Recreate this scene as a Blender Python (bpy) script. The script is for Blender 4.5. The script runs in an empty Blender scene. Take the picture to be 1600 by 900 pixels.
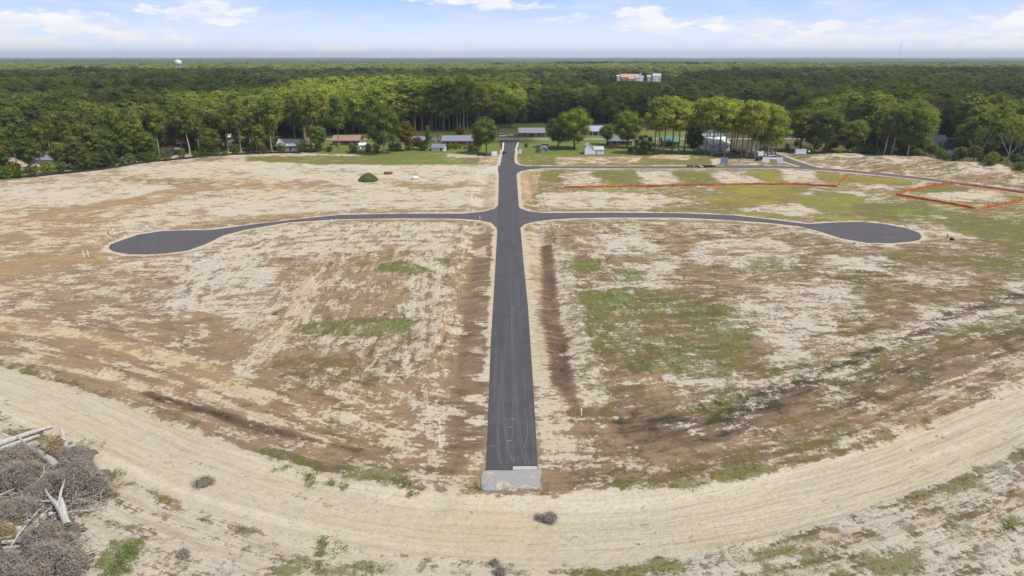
import bpy, math, random
import numpy as np
from mathutils import Vector, Matrix, Euler, geometry
sc = bpy.context.scene
C = sc.collection
rnd = random.Random(7)
rng = np.random.default_rng(7)
R = math.radians

# ------------------------------------------------------------------ camera
CAM = Vector((-0.84, 0.0, 52.0)); PITCH = math.atan(361/1100); YAW = math.atan(10/1100)
cd = bpy.data.cameras.new('camera'); cam = bpy.data.objects.new('camera', cd); C.objects.link(cam)
cd.lens = 24.75; cd.sensor_width = 36; cd.clip_start = 0.5; cd.clip_end = 60000
cam.location = CAM; cam.rotation_euler = (math.pi/2-PITCH, 0, -YAW); sc.camera = cam
RM = cam.rotation_euler.to_matrix()
def P(px, py, z=0.0):
    """ground point seen at a pixel of the 1600x900 photograph (used to survey positions)"""
    d = RM @ Vector(((px-800)/1100, (450-py)/1100, -1)); t = (z-CAM.z)/d.z
    q = CAM + d*t; return (q.x, q.y)
def depth(x, y): return (RM.transposed() @ (Vector((x, y, 0))-CAM)).z*-1
def mpp(px, py): return depth(*P(px, py))/1100          # metres per photo pixel at that ground point
def hgt(px, py, ptop):                                    # height of something standing at px,py whose top is at ptop
    x, y = P(px, py); d = RM @ Vector(((px-800)/1100, (450-ptop)/1100, -1))
    return CAM.z + d.z*(y-CAM.y)/d.y

# ------------------------------------------------------------------ world, sun, exposure
SUN_EL = 54.0; SUN_AZ = -26.0                              # azimuth measured from +X towards +Y
sd = Vector((math.cos(R(SUN_EL))*math.cos(R(SUN_AZ)), math.cos(R(SUN_EL))*math.sin(R(SUN_AZ)), math.sin(R(SUN_EL))))
W = bpy.data.worlds.new("World"); sc.world = W; W.use_nodes = True
def build_world():
    nt = W.node_tree; N = nt.nodes; L = nt.links; N.clear()
    out = N.new('ShaderNodeOutputWorld'); bg = N.new('ShaderNodeBackground')
    sky = N.new('ShaderNodeTexSky'); sky.sky_type = 'NISHITA'; sky.sun_disc = False
    sky.sun_elevation = R(SUN_EL); sky.sun_rotation = R(90-SUN_AZ)
    sky.air_density = 1.0; sky.dust_density = 0.4; sky.ozone_density = 3.5; sky.altitude = 50
    bg.inputs['Strength'].default_value = 0.125
    tc = N.new('ShaderNodeTexCoord'); sep = N.new('ShaderNodeSeparateXYZ'); L.new(tc.outputs['Generated'], sep.inputs[0])
    def M(op, a, b=None, c=None, clamp=False):
        m = N.new('ShaderNodeMath'); m.operation = op; m.use_clamp = clamp
        for i, v in enumerate((a, b, c)):
            if v is None: continue
            if isinstance(v, (int, float)): m.inputs[i].default_value = v
            else: L.new(v, m.inputs[i])
        return m.outputs[0]
    az = M('ARCTAN2', sep.outputs[0], sep.outputs[1]); el = M('ARCSINE', sep.outputs[2])
    def vec(a, b, c=0.0):
        n = N.new('ShaderNodeCombineXYZ')
        for i, v in enumerate((a, b, c)):
            if isinstance(v, (int, float)): n.inputs[i].default_value = v
            else: L.new(v, n.inputs[i])
        return n.outputs[0]
    def noise(v, s, d, r=0.55, dist=0.0):
        n = N.new('ShaderNodeTexNoise'); n.inputs['Scale'].default_value = s; n.inputs['Detail'].default_value = d
        n.inputs['Roughness'].default_value = r; n.inputs['Distortion'].default_value = dist; L.new(v, n.inputs['Vector']); return n.outputs['Fac']
    v1 = vec(az, M('MULTIPLY', el, 4.2))
    n1 = noise(v1, 9.0, 9, 0.6, 0.3); n2 = noise(vec(az, M('MULTIPLY', el, 2.6), 3.3), 34.0, 8, 0.60)
    # cumulus lines low over the horizon (azimuth, elevation, radii in radians)
    bl = [(60,46,105,15),(135,52,60,10),(235,61,60,11),(50,73,65,9),(175,84,40,5),(325,28,70,14),(345,38,40,7),(890,33,34,7),(1000,32,52,15),(1022,48,66,8),(1150,45,62,12),(1195,52,45,9),(1170,70,45,6),(1320,48,58,8),(1420,50,56,9),
          (1500,56,70,11),(1565,52,60,11),(1300,66,120,11),(1530,75,95,10),(530,78,42,7),(700,82,55,6),(430,81,30,6),(380,78,30,5),(1450,62,70,9),(745,7,85,7),(790,17,65,6),(1800,45,200,16),(-200,50,180,16),(2300,40,260,20),(-800,40,260,20)]
    blobs = [(math.atan((x-790)/1145), (89-y)/1145, w/1145, h/1145) for x, y, w, h in bl]
    acc = None
    for a, e, ra, re in blobs:
        d = M('ADD', M('POWER', M('ABSOLUTE', M('DIVIDE', M('SUBTRACT', az, a), ra)), 2.0), M('POWER', M('ABSOLUTE', M('DIVIDE', M('SUBTRACT', el, e), re)), 2.0))
        g = M('SUBTRACT', 1.0, M('MULTIPLY', d, 0.6))
        acc = g if acc is None else M('MAXIMUM', acc, g)
    f = M('ADD', acc, M('MULTIPLY', M('SUBTRACT', n2, 0.5), 4.2))
    f = M('ADD', f, M('MULTIPLY', M('SUBTRACT', n1, 0.5), 1.6))
    def mr(v, a, b, c=0.0, d=1.0):
        m = N.new('ShaderNodeMapRange'); m.interpolation_type = 'SMOOTHSTEP'; L.new(v, m.inputs[0])
        for i, q in enumerate((a, b, c, d)): m.inputs[i+1].default_value = q
        return m.outputs[0]
    cum = mr(f, 0.10, 0.95, 0, 0.88)
    # thin high cirrus, and scattered cumulus over the rest of the sky
    zz = M('ADD', M('MAXIMUM', sep.outputs[2], 0.0), 0.12)
    flat = vec(M('DIVIDE', sep.outputs[0], zz), M('DIVIDE', sep.outputs[1], zz))
    n3 = noise(flat, 0.45, 8, 0.6, 0.5); high = mr(n3, 0.50, 0.75, 0, 0.55)
    wisp = mr(noise(vec(az, M('MULTIPLY', el, 9.0), 7.7), 5.0, 7, 0.62, 0.6), 0.42, 0.72, 0, 0.42)
    fac = M('MAXIMUM', cum, M('MAXIMUM', high, wisp), clamp=True)
    hz = mr(el, 0.02, 0.40, 0.90, 0.0)                      # whitening of the clear air low down
    pl = N.new('ShaderNodeMixRGB'); L.new(mr(el, -0.005, 0.095), pl.inputs[0]); pl.inputs[1].default_value = SKY_LOW; pl.inputs[2].default_value = SKY_PALE
    mix0 = N.new('ShaderNodeMixRGB'); L.new(hz, mix0.inputs[0]); L.new(sky.outputs[0], mix0.inputs[1]); L.new(pl.outputs[0], mix0.inputs[2])
    mix = N.new('ShaderNodeMixRGB'); L.new(fac, mix.inputs[0]); L.new(mix0.outputs[0], mix.inputs[1])
    cc = N.new('ShaderNodeMixRGB'); L.new(mr(n1, .35, .65), cc.inputs[0]); cc.inputs[1].default_value = (6.2, 6.4, 7.3, 1); cc.inputs[2].default_value = (7.9, 7.7, 7.6, 1)
    L.new(cc.outputs[0], mix.inputs[2]); L.new(mix.outputs[0], bg.inputs[0]); L.new(bg.outputs[0], out.inputs[0])
SKY_PALE = (2.45, 4.0, 7.1, 1); SKY_LOW = (6.7, 7.3, 8.8, 1)
build_world()
sl = bpy.data.lights.new('sun', 'SUN'); so = bpy.data.objects.new('sun', sl); C.objects.link(so)
sl.energy = 4.2; sl.angle = R(0.53); sl.color = (1.0, 0.955, 0.88)
so.rotation_euler = sd.to_track_quat('Z', 'Y').to_euler(); so.location = (0, 0, 300)
sc.view_settings.view_transform = 'Standard'; sc.view_settings.look = 'None'
sc.view_settings.exposure = 0.22; sc.view_settings.gamma = 1.0; sc.view_settings.use_curve_mapping = False
sc.cycles.max_bounces = 6; sc.cycles.volume_bounces = 0; sc.cycles.transparent_max_bounces = 8

# ------------------------------------------------------------------ helpers
def tag(o, label=None, cat=None, group=None, kind=None):
    if label: o['label'] = label
    if cat: o['category'] = cat
    if group: o['group'] = group
    if kind: o['kind'] = kind
    return o
def lin(r, g, b, k=1/1.42):
    f = lambda c: ((c/255+0.055)/1.055)**2.4 if c > 10 else c/255/12.92
    return (f(r)*k, f(g)*k, f(b)*k, 1)
class NT:
    def __init__(s, name):
        s.m = bpy.data.materials.new(name); s.m.use_nodes = True; s.N = s.m.node_tree.nodes; s.L = s.m.node_tree.links
        s.b = s.N['Principled BSDF']; s.b.inputs['Specular IOR Level'].default_value = 0.25; s.b.inputs['Roughness'].default_value = 0.9
    def sock(s, n, i, v):
        if isinstance(v, (int, float)): n.inputs[i].default_value = v
        elif isinstance(v, tuple): n.inputs[i].default_value = v
        else: s.L.new(v, n.inputs[i])
    def math(s, op, a, b=None, clamp=False):
        n = s.N.new('ShaderNodeMath'); n.operation = op; n.use_clamp = clamp; s.sock(n, 0, a)
        if b is not None: s.sock(n, 1, b)
        return n.outputs[0]
    def mix(s, f, a, b, t='MIX'):
        n = s.N.new('ShaderNodeMixRGB'); n.blend_type = t; s.sock(n, 0, f); s.sock(n, 1, a); s.sock(n, 2, b); return n.outputs[0]
    def mr(s, v, a, b, c=0.0, d=1.0):
        n = s.N.new('ShaderNodeMapRange'); s.sock(n, 0, v)
        for i, q in enumerate((a, b, c, d)): s.sock(n, i+1, q)
        return n.outputs[0]
    def noise(s, v, sc_, d=3, r=0.5, dist=0.0):
        n = s.N.new('ShaderNodeTexNoise'); n.inputs['Scale'].default_value = sc_; n.inputs['Detail'].default_value = d
        n.inputs['Roughness'].default_value = r; n.inputs['Distortion'].default_value = dist
        if v is not None: s.L.new(v, n.inputs['Vector'])
        return n.outputs['Fac']
    def comb(s, a, b, c=0.0):
        n = s.N.new('ShaderNodeCombineXYZ'); s.sock(n, 0, a); s.sock(n, 1, b); s.sock(n, 2, c); return n.outputs[0]
    def sep(s, v):
        n = s.N.new('ShaderNodeSeparateXYZ'); s.L.new(v, n.inputs[0]); return n.outputs
    def attr(s, name, typ='GEOMETRY'):
        n = s.N.new('ShaderNodeAttribute'); n.attribute_name = name; n.attribute_type = typ; return n
    def pos(s): return s.N.new('ShaderNodeNewGeometry').outputs['Position']
    def col(s, v): s.sock(s.b, 'Base Color', v)
    def bump(s, h, dist, st=1.0):
        n = s.N.new('ShaderNodeBump'); n.inputs['Distance'].default_value = dist; n.inputs['Strength'].default_value = st
        s.L.new(h, n.inputs['Height']); s.L.new(n.outputs[0], s.b.inputs['Normal'])
_mc = {}
def mat(name, rgb, var=0.18, scale=2.0, rough=0.85, stretch=None, metal=0.0, spec=0.25):
    if name in _mc: return _mc[name]
    t = NT(name); tc = t.N.new('ShaderNodeTexCoord').outputs['Object']
    if stretch:
        mp = t.N.new('ShaderNodeMapping'); mp.inputs['Scale'].default_value = stretch; t.L.new(tc, mp.inputs[0]); tc = mp.outputs[0]
    n = t.noise(tc, scale, 6, 0.65); f = t.mr(n, 0.3, 0.7)
    a = tuple(c*(1-var) for c in rgb[:3])+(1,); b = tuple(min(1, c*(1+var)) for c in rgb[:3])+(1,)
    t.col(t.mix(f, a, b)); t.b.inputs['Roughness'].default_value = rough; t.b.inputs['Metallic'].default_value = metal
    t.b.inputs['Specular IOR Level'].default_value = spec; t.bump(n, 0.02, 0.5)
    _mc[name] = t.m; return t.m
class MB:
    def __init__(s): s.v = []; s.f = []; s.mi = []
    def add(s, vs, fs, mi=0):
        o = len(s.v); s.v += [tuple(v) for v in vs]; s.f += [tuple(i+o for i in f) for f in fs]; s.mi += [mi]*len(fs)
    def box(s, x0, x1, y0, y1, z0, z1, mi=0):
        s.add([(x0,y0,z0),(x1,y0,z0),(x1,y1,z0),(x0,y1,z0),(x0,y0,z1),(x1,y0,z1),(x1,y1,z1),(x0,y1,z1)],
              [(0,3,2,1),(4,5,6,7),(0,1,5,4),(1,2,6,5),(2,3,7,6),(3,0,4,7)], mi)
    def tube(s, pts, rad, n=6, mi=0, cap=True):
        pts = [Vector(p) for p in pts]; vs = []; k = len(pts)
        for i, p in enumerate(pts):
            d = (pts[min(i+1, k-1)]-pts[max(i-1, 0)]).normalized()
            a = d.cross(Vector((0, 0, 1))) if abs(d.z) < .9 else d.cross(Vector((1, 0, 0)))
            a.normalize(); b = d.cross(a)
            for j in range(n):
                t = 2*math.pi*j/n; vs.append(p+(a*math.cos(t)+b*math.sin(t))*rad[i])
        fs = [(i*n+j, i*n+(j+1) % n, (i+1)*n+(j+1) % n, (i+1)*n+j) for i in range(k-1) for j in range(n)]
        if cap: fs += [tuple(range(n-1, -1, -1)), tuple((k-1)*n+j for j in range(n))]
        s.add(vs, fs, mi)
    def lathe(s, prof, n=16, mi=0, c=(0, 0, 0)):
        vs = [(c[0]+r*math.cos(2*math.pi*j/n), c[1]+r*math.sin(2*math.pi*j/n), c[2]+z) for r, z in prof for j in range(n)]
        fs = [(i*n+j, i*n+(j+1) % n, (i+1)*n+(j+1) % n, (i+1)*n+j) for i in range(len(prof)-1) for j in range(n)]
        s.add(vs, fs, mi)
    def mesh(s, name, mats, smooth=False):
        me = bpy.data.meshes.new(name); me.from_pydata(s.v, [], s.f)
        for m in (mats if isinstance(mats, (list, tuple)) else [mats]): me.materials.append(m)
        if any(s.mi): me.polygons.foreach_set('material_index', s.mi)
        if smooth: me.polygons.foreach_set('use_smooth', [True]*len(me.polygons))
        me.update(); return me
    def build(s, name, mats, parent=None, loc=None, rz=0.0, smooth=False):
        return link(name, s.mesh(name, mats, smooth), parent, loc, rz)
def link(name, me, parent=None, loc=None, rz=0.0):
    o = bpy.data.objects.new(name, me); C.objects.link(o)
    if parent: o.parent = parent
    if loc: o.location = loc
    o.rotation_euler = (0, 0, rz); return o
def empty(name, x, y, z=0.0, rz=0.0, label=None, cat=None, group=None):
    o = bpy.data.objects.new(name, None); C.objects.link(o); o.location = (x, y, z); o.rotation_euler = (0, 0, rz)
    o.empty_display_size = 0.5; return tag(o, label, cat, group)
def copy_tree(o, parent=None):
    c = o.copy(); C.objects.link(c)
    if parent: c.parent = parent
    for ch in list(o.children): copy_tree(ch, c)
    return c
def np_mesh(name, V, F, mats, mi=None, smooth=False):
    """V (n,3), F (m,k) all with the same number of corners"""
    me = bpy.data.meshes.new(name); m, k = F.shape
    me.vertices.add(len(V)); me.vertices.foreach_set('co', V.astype(np.float32).ravel())
    me.loops.add(m*k); me.loops.foreach_set('vertex_index', F.astype(np.int32).ravel())
    me.polygons.add(m); me.polygons.foreach_set('loop_start', np.arange(0, m*k, k, dtype=np.int32))
    me.polygons.foreach_set('loop_total', np.full(m, k, dtype=np.int32))
    for q in (mats if isinstance(mats, (list, tuple)) else [mats]): me.materials.append(q)
    if mi is not None: me.polygons.foreach_set('material_index', mi.astype(np.int32))
    if smooth: me.polygons.foreach_set('use_smooth', np.ones(m, dtype=bool))
    me.update(calc_edges=True); me.validate(); return me

# value noise
_T = rng.random((256, 256))
def vn(x, y):
    xi = np.floor(x).astype(np.int64); yi = np.floor(y).astype(np.int64); fx = x-xi; fy = y-yi
    fx = fx*fx*(3-2*fx); fy = fy*fy*(3-2*fy); a = xi & 255; b = yi & 255; a1 = (a+1) & 255; b1 = (b+1) & 255
    return (_T[a, b]*(1-fx)+_T[a1, b]*fx)*(1-fy)+(_T[a, b1]*(1-fx)+_T[a1, b1]*fx)*fy
def fbm(x, y, s, o=4, seed=0, g=0.5):
    x = np.asarray(x)/s+seed*17.3; y = np.asarray(y)/s+seed*9.1; r = 0; a = 1; t = 0
    for i in range(o):
        r = r+a*vn(x+i*13.7, y+i*7.9); t += a; a *= g; x = x*2.03; y = y*2.03
    return r/t
def sstep(v, a, b): t = np.clip((v-a)/(b-a), 0, 1); return t*t*(3-2*t)
def seg_dist(X, Y, pts):
    """distance, arclength and signed offset to a polyline"""
    best = np.full(X.shape, 1e9); U = np.zeros(X.shape); S = np.zeros(X.shape); acc = 0.0
    for (ax, ay), (bx, by) in zip(pts[:-1], pts[1:]):
        dx, dy = bx-ax, by-ay; l2 = dx*dx+dy*dy; l = math.sqrt(l2)
        t = np.clip(((X-ax)*dx+(Y-ay)*dy)/l2, 0, 1); ex = X-ax-t*dx; ey = Y-ay-t*dy; d = np.sqrt(ex*ex+ey*ey)
        m = d < best; best = np.where(m, d, best); U = np.where(m, acc+t*l, U)
        S = np.where(m, np.sign(dx*(Y-ay)-dy*(X-ax))*d, S); acc += l
    return best, U, S
def inpoly(X, Y, pts):
    r = np.zeros(X.shape, bool); n = len(pts)
    for i in range(n):
        x1, y1 = pts[i]; x2, y2 = pts[(i+1) % n]
        if y1 == y2: continue
        c = ((y1 > Y) != (y2 > Y)) & (X < (x2-x1)*(Y-y1)/(y2-y1)+x1); r ^= c
    return r
def sdf(X, Y, pts):
    d, _, _ = seg_dist(X, Y, list(pts)+[pts[0]]); return np.where(inpoly(X, Y, pts), -d, d)
def PP(*a): return [P(x, y) for x, y in a]
def smooth_line(pts, n=6):
    out = []; k = len(pts)
    for i in range(k-1):
        p0, p1, p2, p3 = pts[max(i-1, 0)], pts[i], pts[i+1], pts[min(i+2, k-1)]
        for j in range(n):
            t = j/n; out.append(tuple(0.5*((2*b)+(-a+c)*t+(2*a-5*b+4*c-d)*t*t+(-a+3*b-3*c+d)*t**3) for a, b, c, d in zip(p0, p1, p2, p3)))
    out.append(pts[-1]); return out

# ------------------------------------------------------------------ road outlines (surveyed)
main_px = [(760,735),(763,660),(767,540),(773,440),(777,363),(779,300),(779.5,270),(778.2,269.5),(778.2,260),(781.5,258.5),(783.5,248),(785.3,239.8),(787,222),(784,219),
           (813,219),(809.5,222),(806,234),(804,242),(804,252),(805.5,255.5),(812,258.3),(824,259.9),(845,260.3),(845,263.2),(828,264.6),(815,267.2),(809,270),(807,273),(809,300),(813,355),(817,400),(825,480),(833,600),(840,728),(801,729),(801,735)]
cross_px = [(170,386.7),(173,382),(187,376.7),(217,366.7),(253,361.3),(290,360),(320,360),(343,358),(400,350),(480,341),(530,336),(630,334),(723,334),(757,330.7),(773,326),(781,318),
            (807,318),(813,326),(826.7,330.7),(850,333),(950,332.5),(1060,333.2),(1144,336.5),(1212,344),(1262,350.2),(1303,348),(1347,346.6),(1384,350.6),(1418,357),(1436,364),(1440,369),(1438,374),(1428,377),(1394,380),
            (1357,379.6),(1316.5,373),(1293,365.5),(1276,360.2),(1249,353.5),(1195,347.6),(1127.5,343),(1060,340),(950,340),(896.7,341),(863,342.7),(836.7,346),(820,350),(813,356),(812,368),
            (778,368),(776,356),(768,348),(750,344),(716.7,341.6),(630,341),(530,342.5),(450,347.5),(383,359),(350,367.5),(320,382),(293,391.5),(260,395.9),(227,397.7),(200,396.9),(180,393.5),(172,390)]
side_ax = smooth_line(PP((800,261.5),(860,261.4),(950,261.4),(1050,261.4),(1150,261),(1210,260.8),(1270,263.3),(1350,269.5),(1450,280.3),(1600,300),(1680,311)), 5)
branch_ax = smooth_line(PP((1178,229),(1205,240),(1230,250),(1258,259),(1275,263.5)), 5)
haul_ax = smooth_line(PP((-160,566),(0,606),(120,648),(220,692),(330,735),(470,778),(620,806),(800,820),(960,822),(1100,808),(1240,776),(1370,740),(1500,692),(1620,640),(1800,570)), 5)
street_y = P(800, 217.3)[1]
main_w = PP(*main_px); cross_w = PP(*cross_px)

# ------------------------------------------------------------------ ground grid
def axis_y():
    a = [57.0]; 
    while a[-1] < 165: a.append(a[-1]+0.42)
    s = 0.42
    while s < 1.9: s *= 1.012; a.append(a[-1]+s)
    while a[-1] < 560: a.append(a[-1]+1.9)
    while a[-1] < 30000: s *= 1.09; a.append(a[-1]+s)
    b = [57.0]; s = .6
    while b[-1] > -3000: s *= 1.25; b.append(b[-1]-s)
    return np.array(b[:0:-1]+a)
def axis_x():
    a = [0.25]
    while a[-1] < 58: a.append(a[-1]+0.46)
    s = 0.46
    while s < 1.9: s *= 1.02; a.append(a[-1]+s)
    while a[-1] < 345: a.append(a[-1]+1.9)
    while a[-1] < 20000: s *= 1.12; a.append(a[-1]+s)
    a = np.array(a); return np.concatenate([-a[::-1], a])
ax, ay = axis_x(), axis_y()
GX, GY = np.meshgrid(ax, ay); shp = GX.shape; X = GX.ravel(); Y = GY.ravel()
berms = [(1322,248,26,9,2.8,-6),(1408,258,30,11,4.2,-12),(1512,269,34,11,4.4,-16),(1575,279,20,9,2.2,-16),(960,251,42,8,1.1,0),(1060,246,24,6,1.3,0)]
def height(x, y):
    x = np.asarray(x, float); y = np.asarray(y, float)
    h = (fbm(x, y, 38, 3, 1)-.5)*0.9+(fbm(x, y, 7, 3, 2)-.5)*0.32+(fbm(x, y, 1.6, 3, 3)-.5)*0.14
    near = (y < 560) & (y > 50) & (np.abs(x) < 400)
    h = np.where(near, h, (fbm(x, y, 160, 3, 4)-.5)*3)
    # roadside ditches
    inr = (y > 108) & (y < 330)
    h = h-np.where(inr, 0.75*np.exp(-((x-9.2-(fbm(y, y*0, 14, 2, 5)-.5)*2)/1.9)**2)+0.5*np.exp(-((x+9.5)/2.3)**2), 0)
    d2, _, s2 = seg_dist(x, y, haul_ax)
    h = h+np.where(s2 > 0, .35*np.exp(-((d2-7.5)/1.6)**2), 0)-.25*np.exp(-(d2/5.5)**2)
    for px, py, lx, ly, hh, a in berms:
        bx, by = P(px, py); c, s_ = math.cos(R(a)), math.sin(R(a)); u = (x-bx)*c+(y-by)*s_; v = -(x-bx)*s_+(y-by)*c
        h = h+hh*np.exp(-(np.abs(u/lx)**2.6))*np.exp(-(np.abs(v/ly)**2.4))*(0.75+.5*fbm(x, y, 9, 3, 8))
    # road cuttings: land comes down to the road level
    dr = np.minimum(sdf(x, y, main_w), sdf(x, y, cross_w))
    dr = np.minimum(dr, seg_dist(x, y, side_ax)[0]-3.9); dr = np.minimum(dr, seg_dist(x, y, branch_ax)[0]-3.6)
    dr = np.minimum(dr, np.abs(y-street_y)-3.6)
    apron = P(801, 750); dr = np.minimum(dr, np.maximum(np.abs(x-apron[0])-4.2, np.abs(y-apron[1])-3.2))
    k = sstep(dr, 0.4, 6.0); h = h*k+0.0*(1-k)
    bank = np.exp(-((dr-8)/4.0)**2)*.35*(y > 112)*(np.abs(x) > 14)*(y < 400)
    return h+bank-0.06*(1-sstep(dr, -0.6, 0.35)), dr
HZ, DR = height(X, Y)
def gz(x, y): return float(height(np.array([x]), np.array([y]))[0][0])

# -- surface cover painted in world space: S sand, G grass, D dark soil, Yw yellow sand, Lu lushness
S = 0.36+(fbm(X, Y, 30, 4, 11)-.5)*0.75+(fbm(X, Y, 9, 3, 12)-.5)*0.45
G = 0.16+(fbm(X, Y, 26, 4, 13)-.5)*0.45; D = 0.35+(fbm(X, Y, 22, 3, 14)-.5)*0.9
Yw = 0.35+(fbm(X, Y, 40, 3, 15)-.5)*0.8; Lu = 0.35+(fbm(X, Y, 18, 3, 16)-.5)*0.9
W1 = (fbm(X, Y, 14, 4, 17)-.5); W2 = (fbm(X, Y, 3.5, 3, 18)-.5)
def zone(px, fe=2.0, wob=8.0, s=None, g=None, d=None, y=None, l=None, k=1.0, world=False):
    global S, G, D, Yw, Lu
    w = px if world else PP(*px); xs = [p[0] for p in w]; ys = [p[1] for p in w]; m = 14+fe
    idx = np.nonzero((X > min(xs)-m) & (X < max(xs)+m) & (Y > min(ys)-m) & (Y < max(ys)+m))[0]
    if not len(idx): return
    q = sdf(X[idx], Y[idx], w)+W1[idx]*wob*2+W2[idx]*wob*.8
    f = (1-sstep(q, -fe, fe))*k
    for nm, v in (('S', s), ('G', g), ('D', d), ('Yw', y), ('Lu', l)):
        if v is None: continue
        A = globals()[nm]; base = A[idx]; vv = v+(W1[idx]*.5+W2[idx]*.25); A[idx] = base*(1-f)+vv*f
def line(px, hw, fe=0.8, wob=1.0, **kw):
    global S, G, D, Yw, Lu
    w = smooth_line(PP(*px), 4); xs = [p[0] for p in w]; ys = [p[1] for p in w]; m = hw+fe+wob*2+3
    idx = np.nonzero((X > min(xs)-m) & (X < max(xs)+m) & (Y > min(ys)-m) & (Y < max(ys)+m))[0]
    q = seg_dist(X[idx], Y[idx], w)[0]-hw+W1[idx]*wob*2+W2[idx]*wob*2; f = (1-sstep(q, -fe, fe))*kw.get('k', 1.0)
    for a, nm in (('s', 'S'), ('g', 'G'), ('d', 'D'), ('y', 'Yw'), ('l', 'Lu')):
        if a in kw: A = globals()[nm]; A[idx] = A[idx]*(1-f)+(kw[a]+W2[idx]*.25)*f
# base by area --------------------------------------------------------------
far_floor = [(-260,284),(0,284),(100,272),(200,261),(290,250),(400,242),(500,240),(640,238),(780,238),(800,236),(1120,244),(1240,236),(1300,240),(1400,254),(1500,268),(1600,280),(1900,330)]
fw = PP(*far_floor); fx = np.interp(X, [p[0] for p in fw], [p[1] for p in fw])
FL = sstep(Y-fx+W1*10, -2, 3)
for A, v in ((S, -.1), (G, 1.15), (D, .8), (Lu, .35)): A[:] = A*(1-FL)+(v+W1*.5)*FL
FC = sstep(fbm(X, Y, 95, 3, 47)+.10*sstep(Y, 1500, 3000), .66, .71)*(Y > 1200)
for A, v in ((S, .3), (G, 1.2), (D, .1), (Lu, .6), (Yw, .7)): A[:] = A*(1-FC)+v*FC
zone([(-300,250),(400,238),(775,241),(778,330),(500,335),(300,352),(150,380),(-300,440)], 4, 6, s=.52, g=-.1, d=.25, y=.42)
zone([(-200,420),(-100,380),(150,350),(160,400),(300,402),(120,470),(-200,520)], 3, 5, s=.40, g=-.2, d=.32, y=.52)
zone([(0,460),(300,405),(700,345),(770,380),(760,560),(740,740),(600,780),(380,690),(150,610),(0,560)], 4, 5, s=.30, g=.0, d=.42, y=.35)
zone([(860,345),(1200,355),(1340,385),(1640,370),(1640,560),(1400,650),(1100,760),(900,790),(850,700),(835,480)], 4, 5, s=.22, g=.40, d=.5, y=.12, l=.2)
# left side: far sandy field
for a in ([(180,262),(420,250),(500,262),(250,278)], [(430,252),(770,262),(772,300),(560,296),(380,275)], [(0,290),(220,285),(350,300),(100,320),(0,318)],
          [(220,318),(480,300),(640,318),(500,332),(330,338)], [(520,300),(770,300),(770,322),(600,322)]):
    zone(a, 3, 6, s=.72, y=.12, d=.1)
for a in ([(60,330),(280,300),(300,306),(140,345),(0,352)], [(0,345),(160,345),(160,372),(0,392)], [(280,286),(520,282),(520,292),(300,298)], [(620,286),(760,284),(770,292),(640,296)]):
    zone(a, 2.5, 7, s=.36, y=.62, d=.3)
zone([(205,280),(330,276),(330,286),(225,290)], 1.5, 3, g=.55, l=.1)
zone([(380,245),(560,243),(745,246),(745,256),(500,258),(380,251)], 1.5, 4, g=.95, l=.75, s=.2)
zone([(560,240),(700,241),(702,256),(600,258)], 1.5, 2, g=1.15, l=.9, s=.1)
zone([(300,245),(345,240),(350,252),(305,253)], 1, 2, g=.7, l=.8)
line([(-50,350),(120,330),(260,300),(400,288)], 3.5, 1.5, 2, s=.2, y=.85, d=.4)
line([(0,430),(60,405),(160,404)], 3.0, 1.5, 1.5, s=.2, y=1.0, d=.1, g=.1)
# left centre
zone([(265,400),(330,385),(420,395),(440,470),(420,540),(330,560),(265,500)], 3, 4, s=.66, y=.05, d=.15)
zone([(330,372),(560,346),(755,352),(770,380),(640,392),(520,390),(420,405),(340,400)], 2, 4, s=.68, y=.12, d=.3)
zone([(80,440),(160,425),(175,455),(100,470)], 2, 4, s=.75, y=.15)
zone([(30,455),(230,415),(270,430),(240,480),(60,510)], 3, 5, s=.42, y=.3)
zone([(150,520),(330,490),(440,560),(560,620),(640,660),(640,720),(480,700),(300,640),(120,590)], 3, 4, s=.13, d=.45, y=.5)
zone([(320,620),(430,520),(470,440),(500,420),(490,480),(430,560),(350,620)], 1.5, 2, s=.7, y=.45)
line([(-80,495),(60,515),(160,535),(260,560),(340,590),(420,650)], 2.2, 1.4, 2.5, s=.55, y=.74, d=.15)
line([(-60,560),(80,560),(200,600),(330,640),(480,660),(600,640)], 2.0, 1.2, 2.0, s=.52, y=.55, d=.25)
zone([(480,520),(660,500),(660,560),(620,600),(480,610),(440,570)], 2, 3, s=.45, y=.2, g=.35, l=.1)
zone([(480,600),(600,585),(690,640),(640,720),(560,690)], 2.5, 3, s=.42, y=.4)
zone([(640,400),(700,390),(700,480),(660,600),(690,640),(700,760),(660,770),(650,640),(620,560)], 1.5, 2, s=.52, y=.2)
for a, gg, ll in (([(590,412),(640,408),(682,424),(678,432),(620,426),(585,425)], .85, .8), ([(682,404),(706,406),(704,414),(684,412)], .85, .8), ([(465,505),(560,498),(650,500),(648,520),(560,528),(470,525)], .78, .45),
              ([(600,498),(652,498),(650,522),(605,522)], .85, .8), ([(430,560),(560,560),(600,600),(520,602),(440,585)], .66, .1), ([(747,388),(757,388),(757,400),(748,402)], .8, .8),
              ([(400,700),(440,705),(510,730),(570,745),(560,757),(490,745),(430,722),(400,712)], .72, .8), ([(520,700),(640,730),(660,765),(600,765),(540,745)], .5, .3)):
    zone(a, 1.2, 1.6, g=gg, l=ll)
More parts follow.
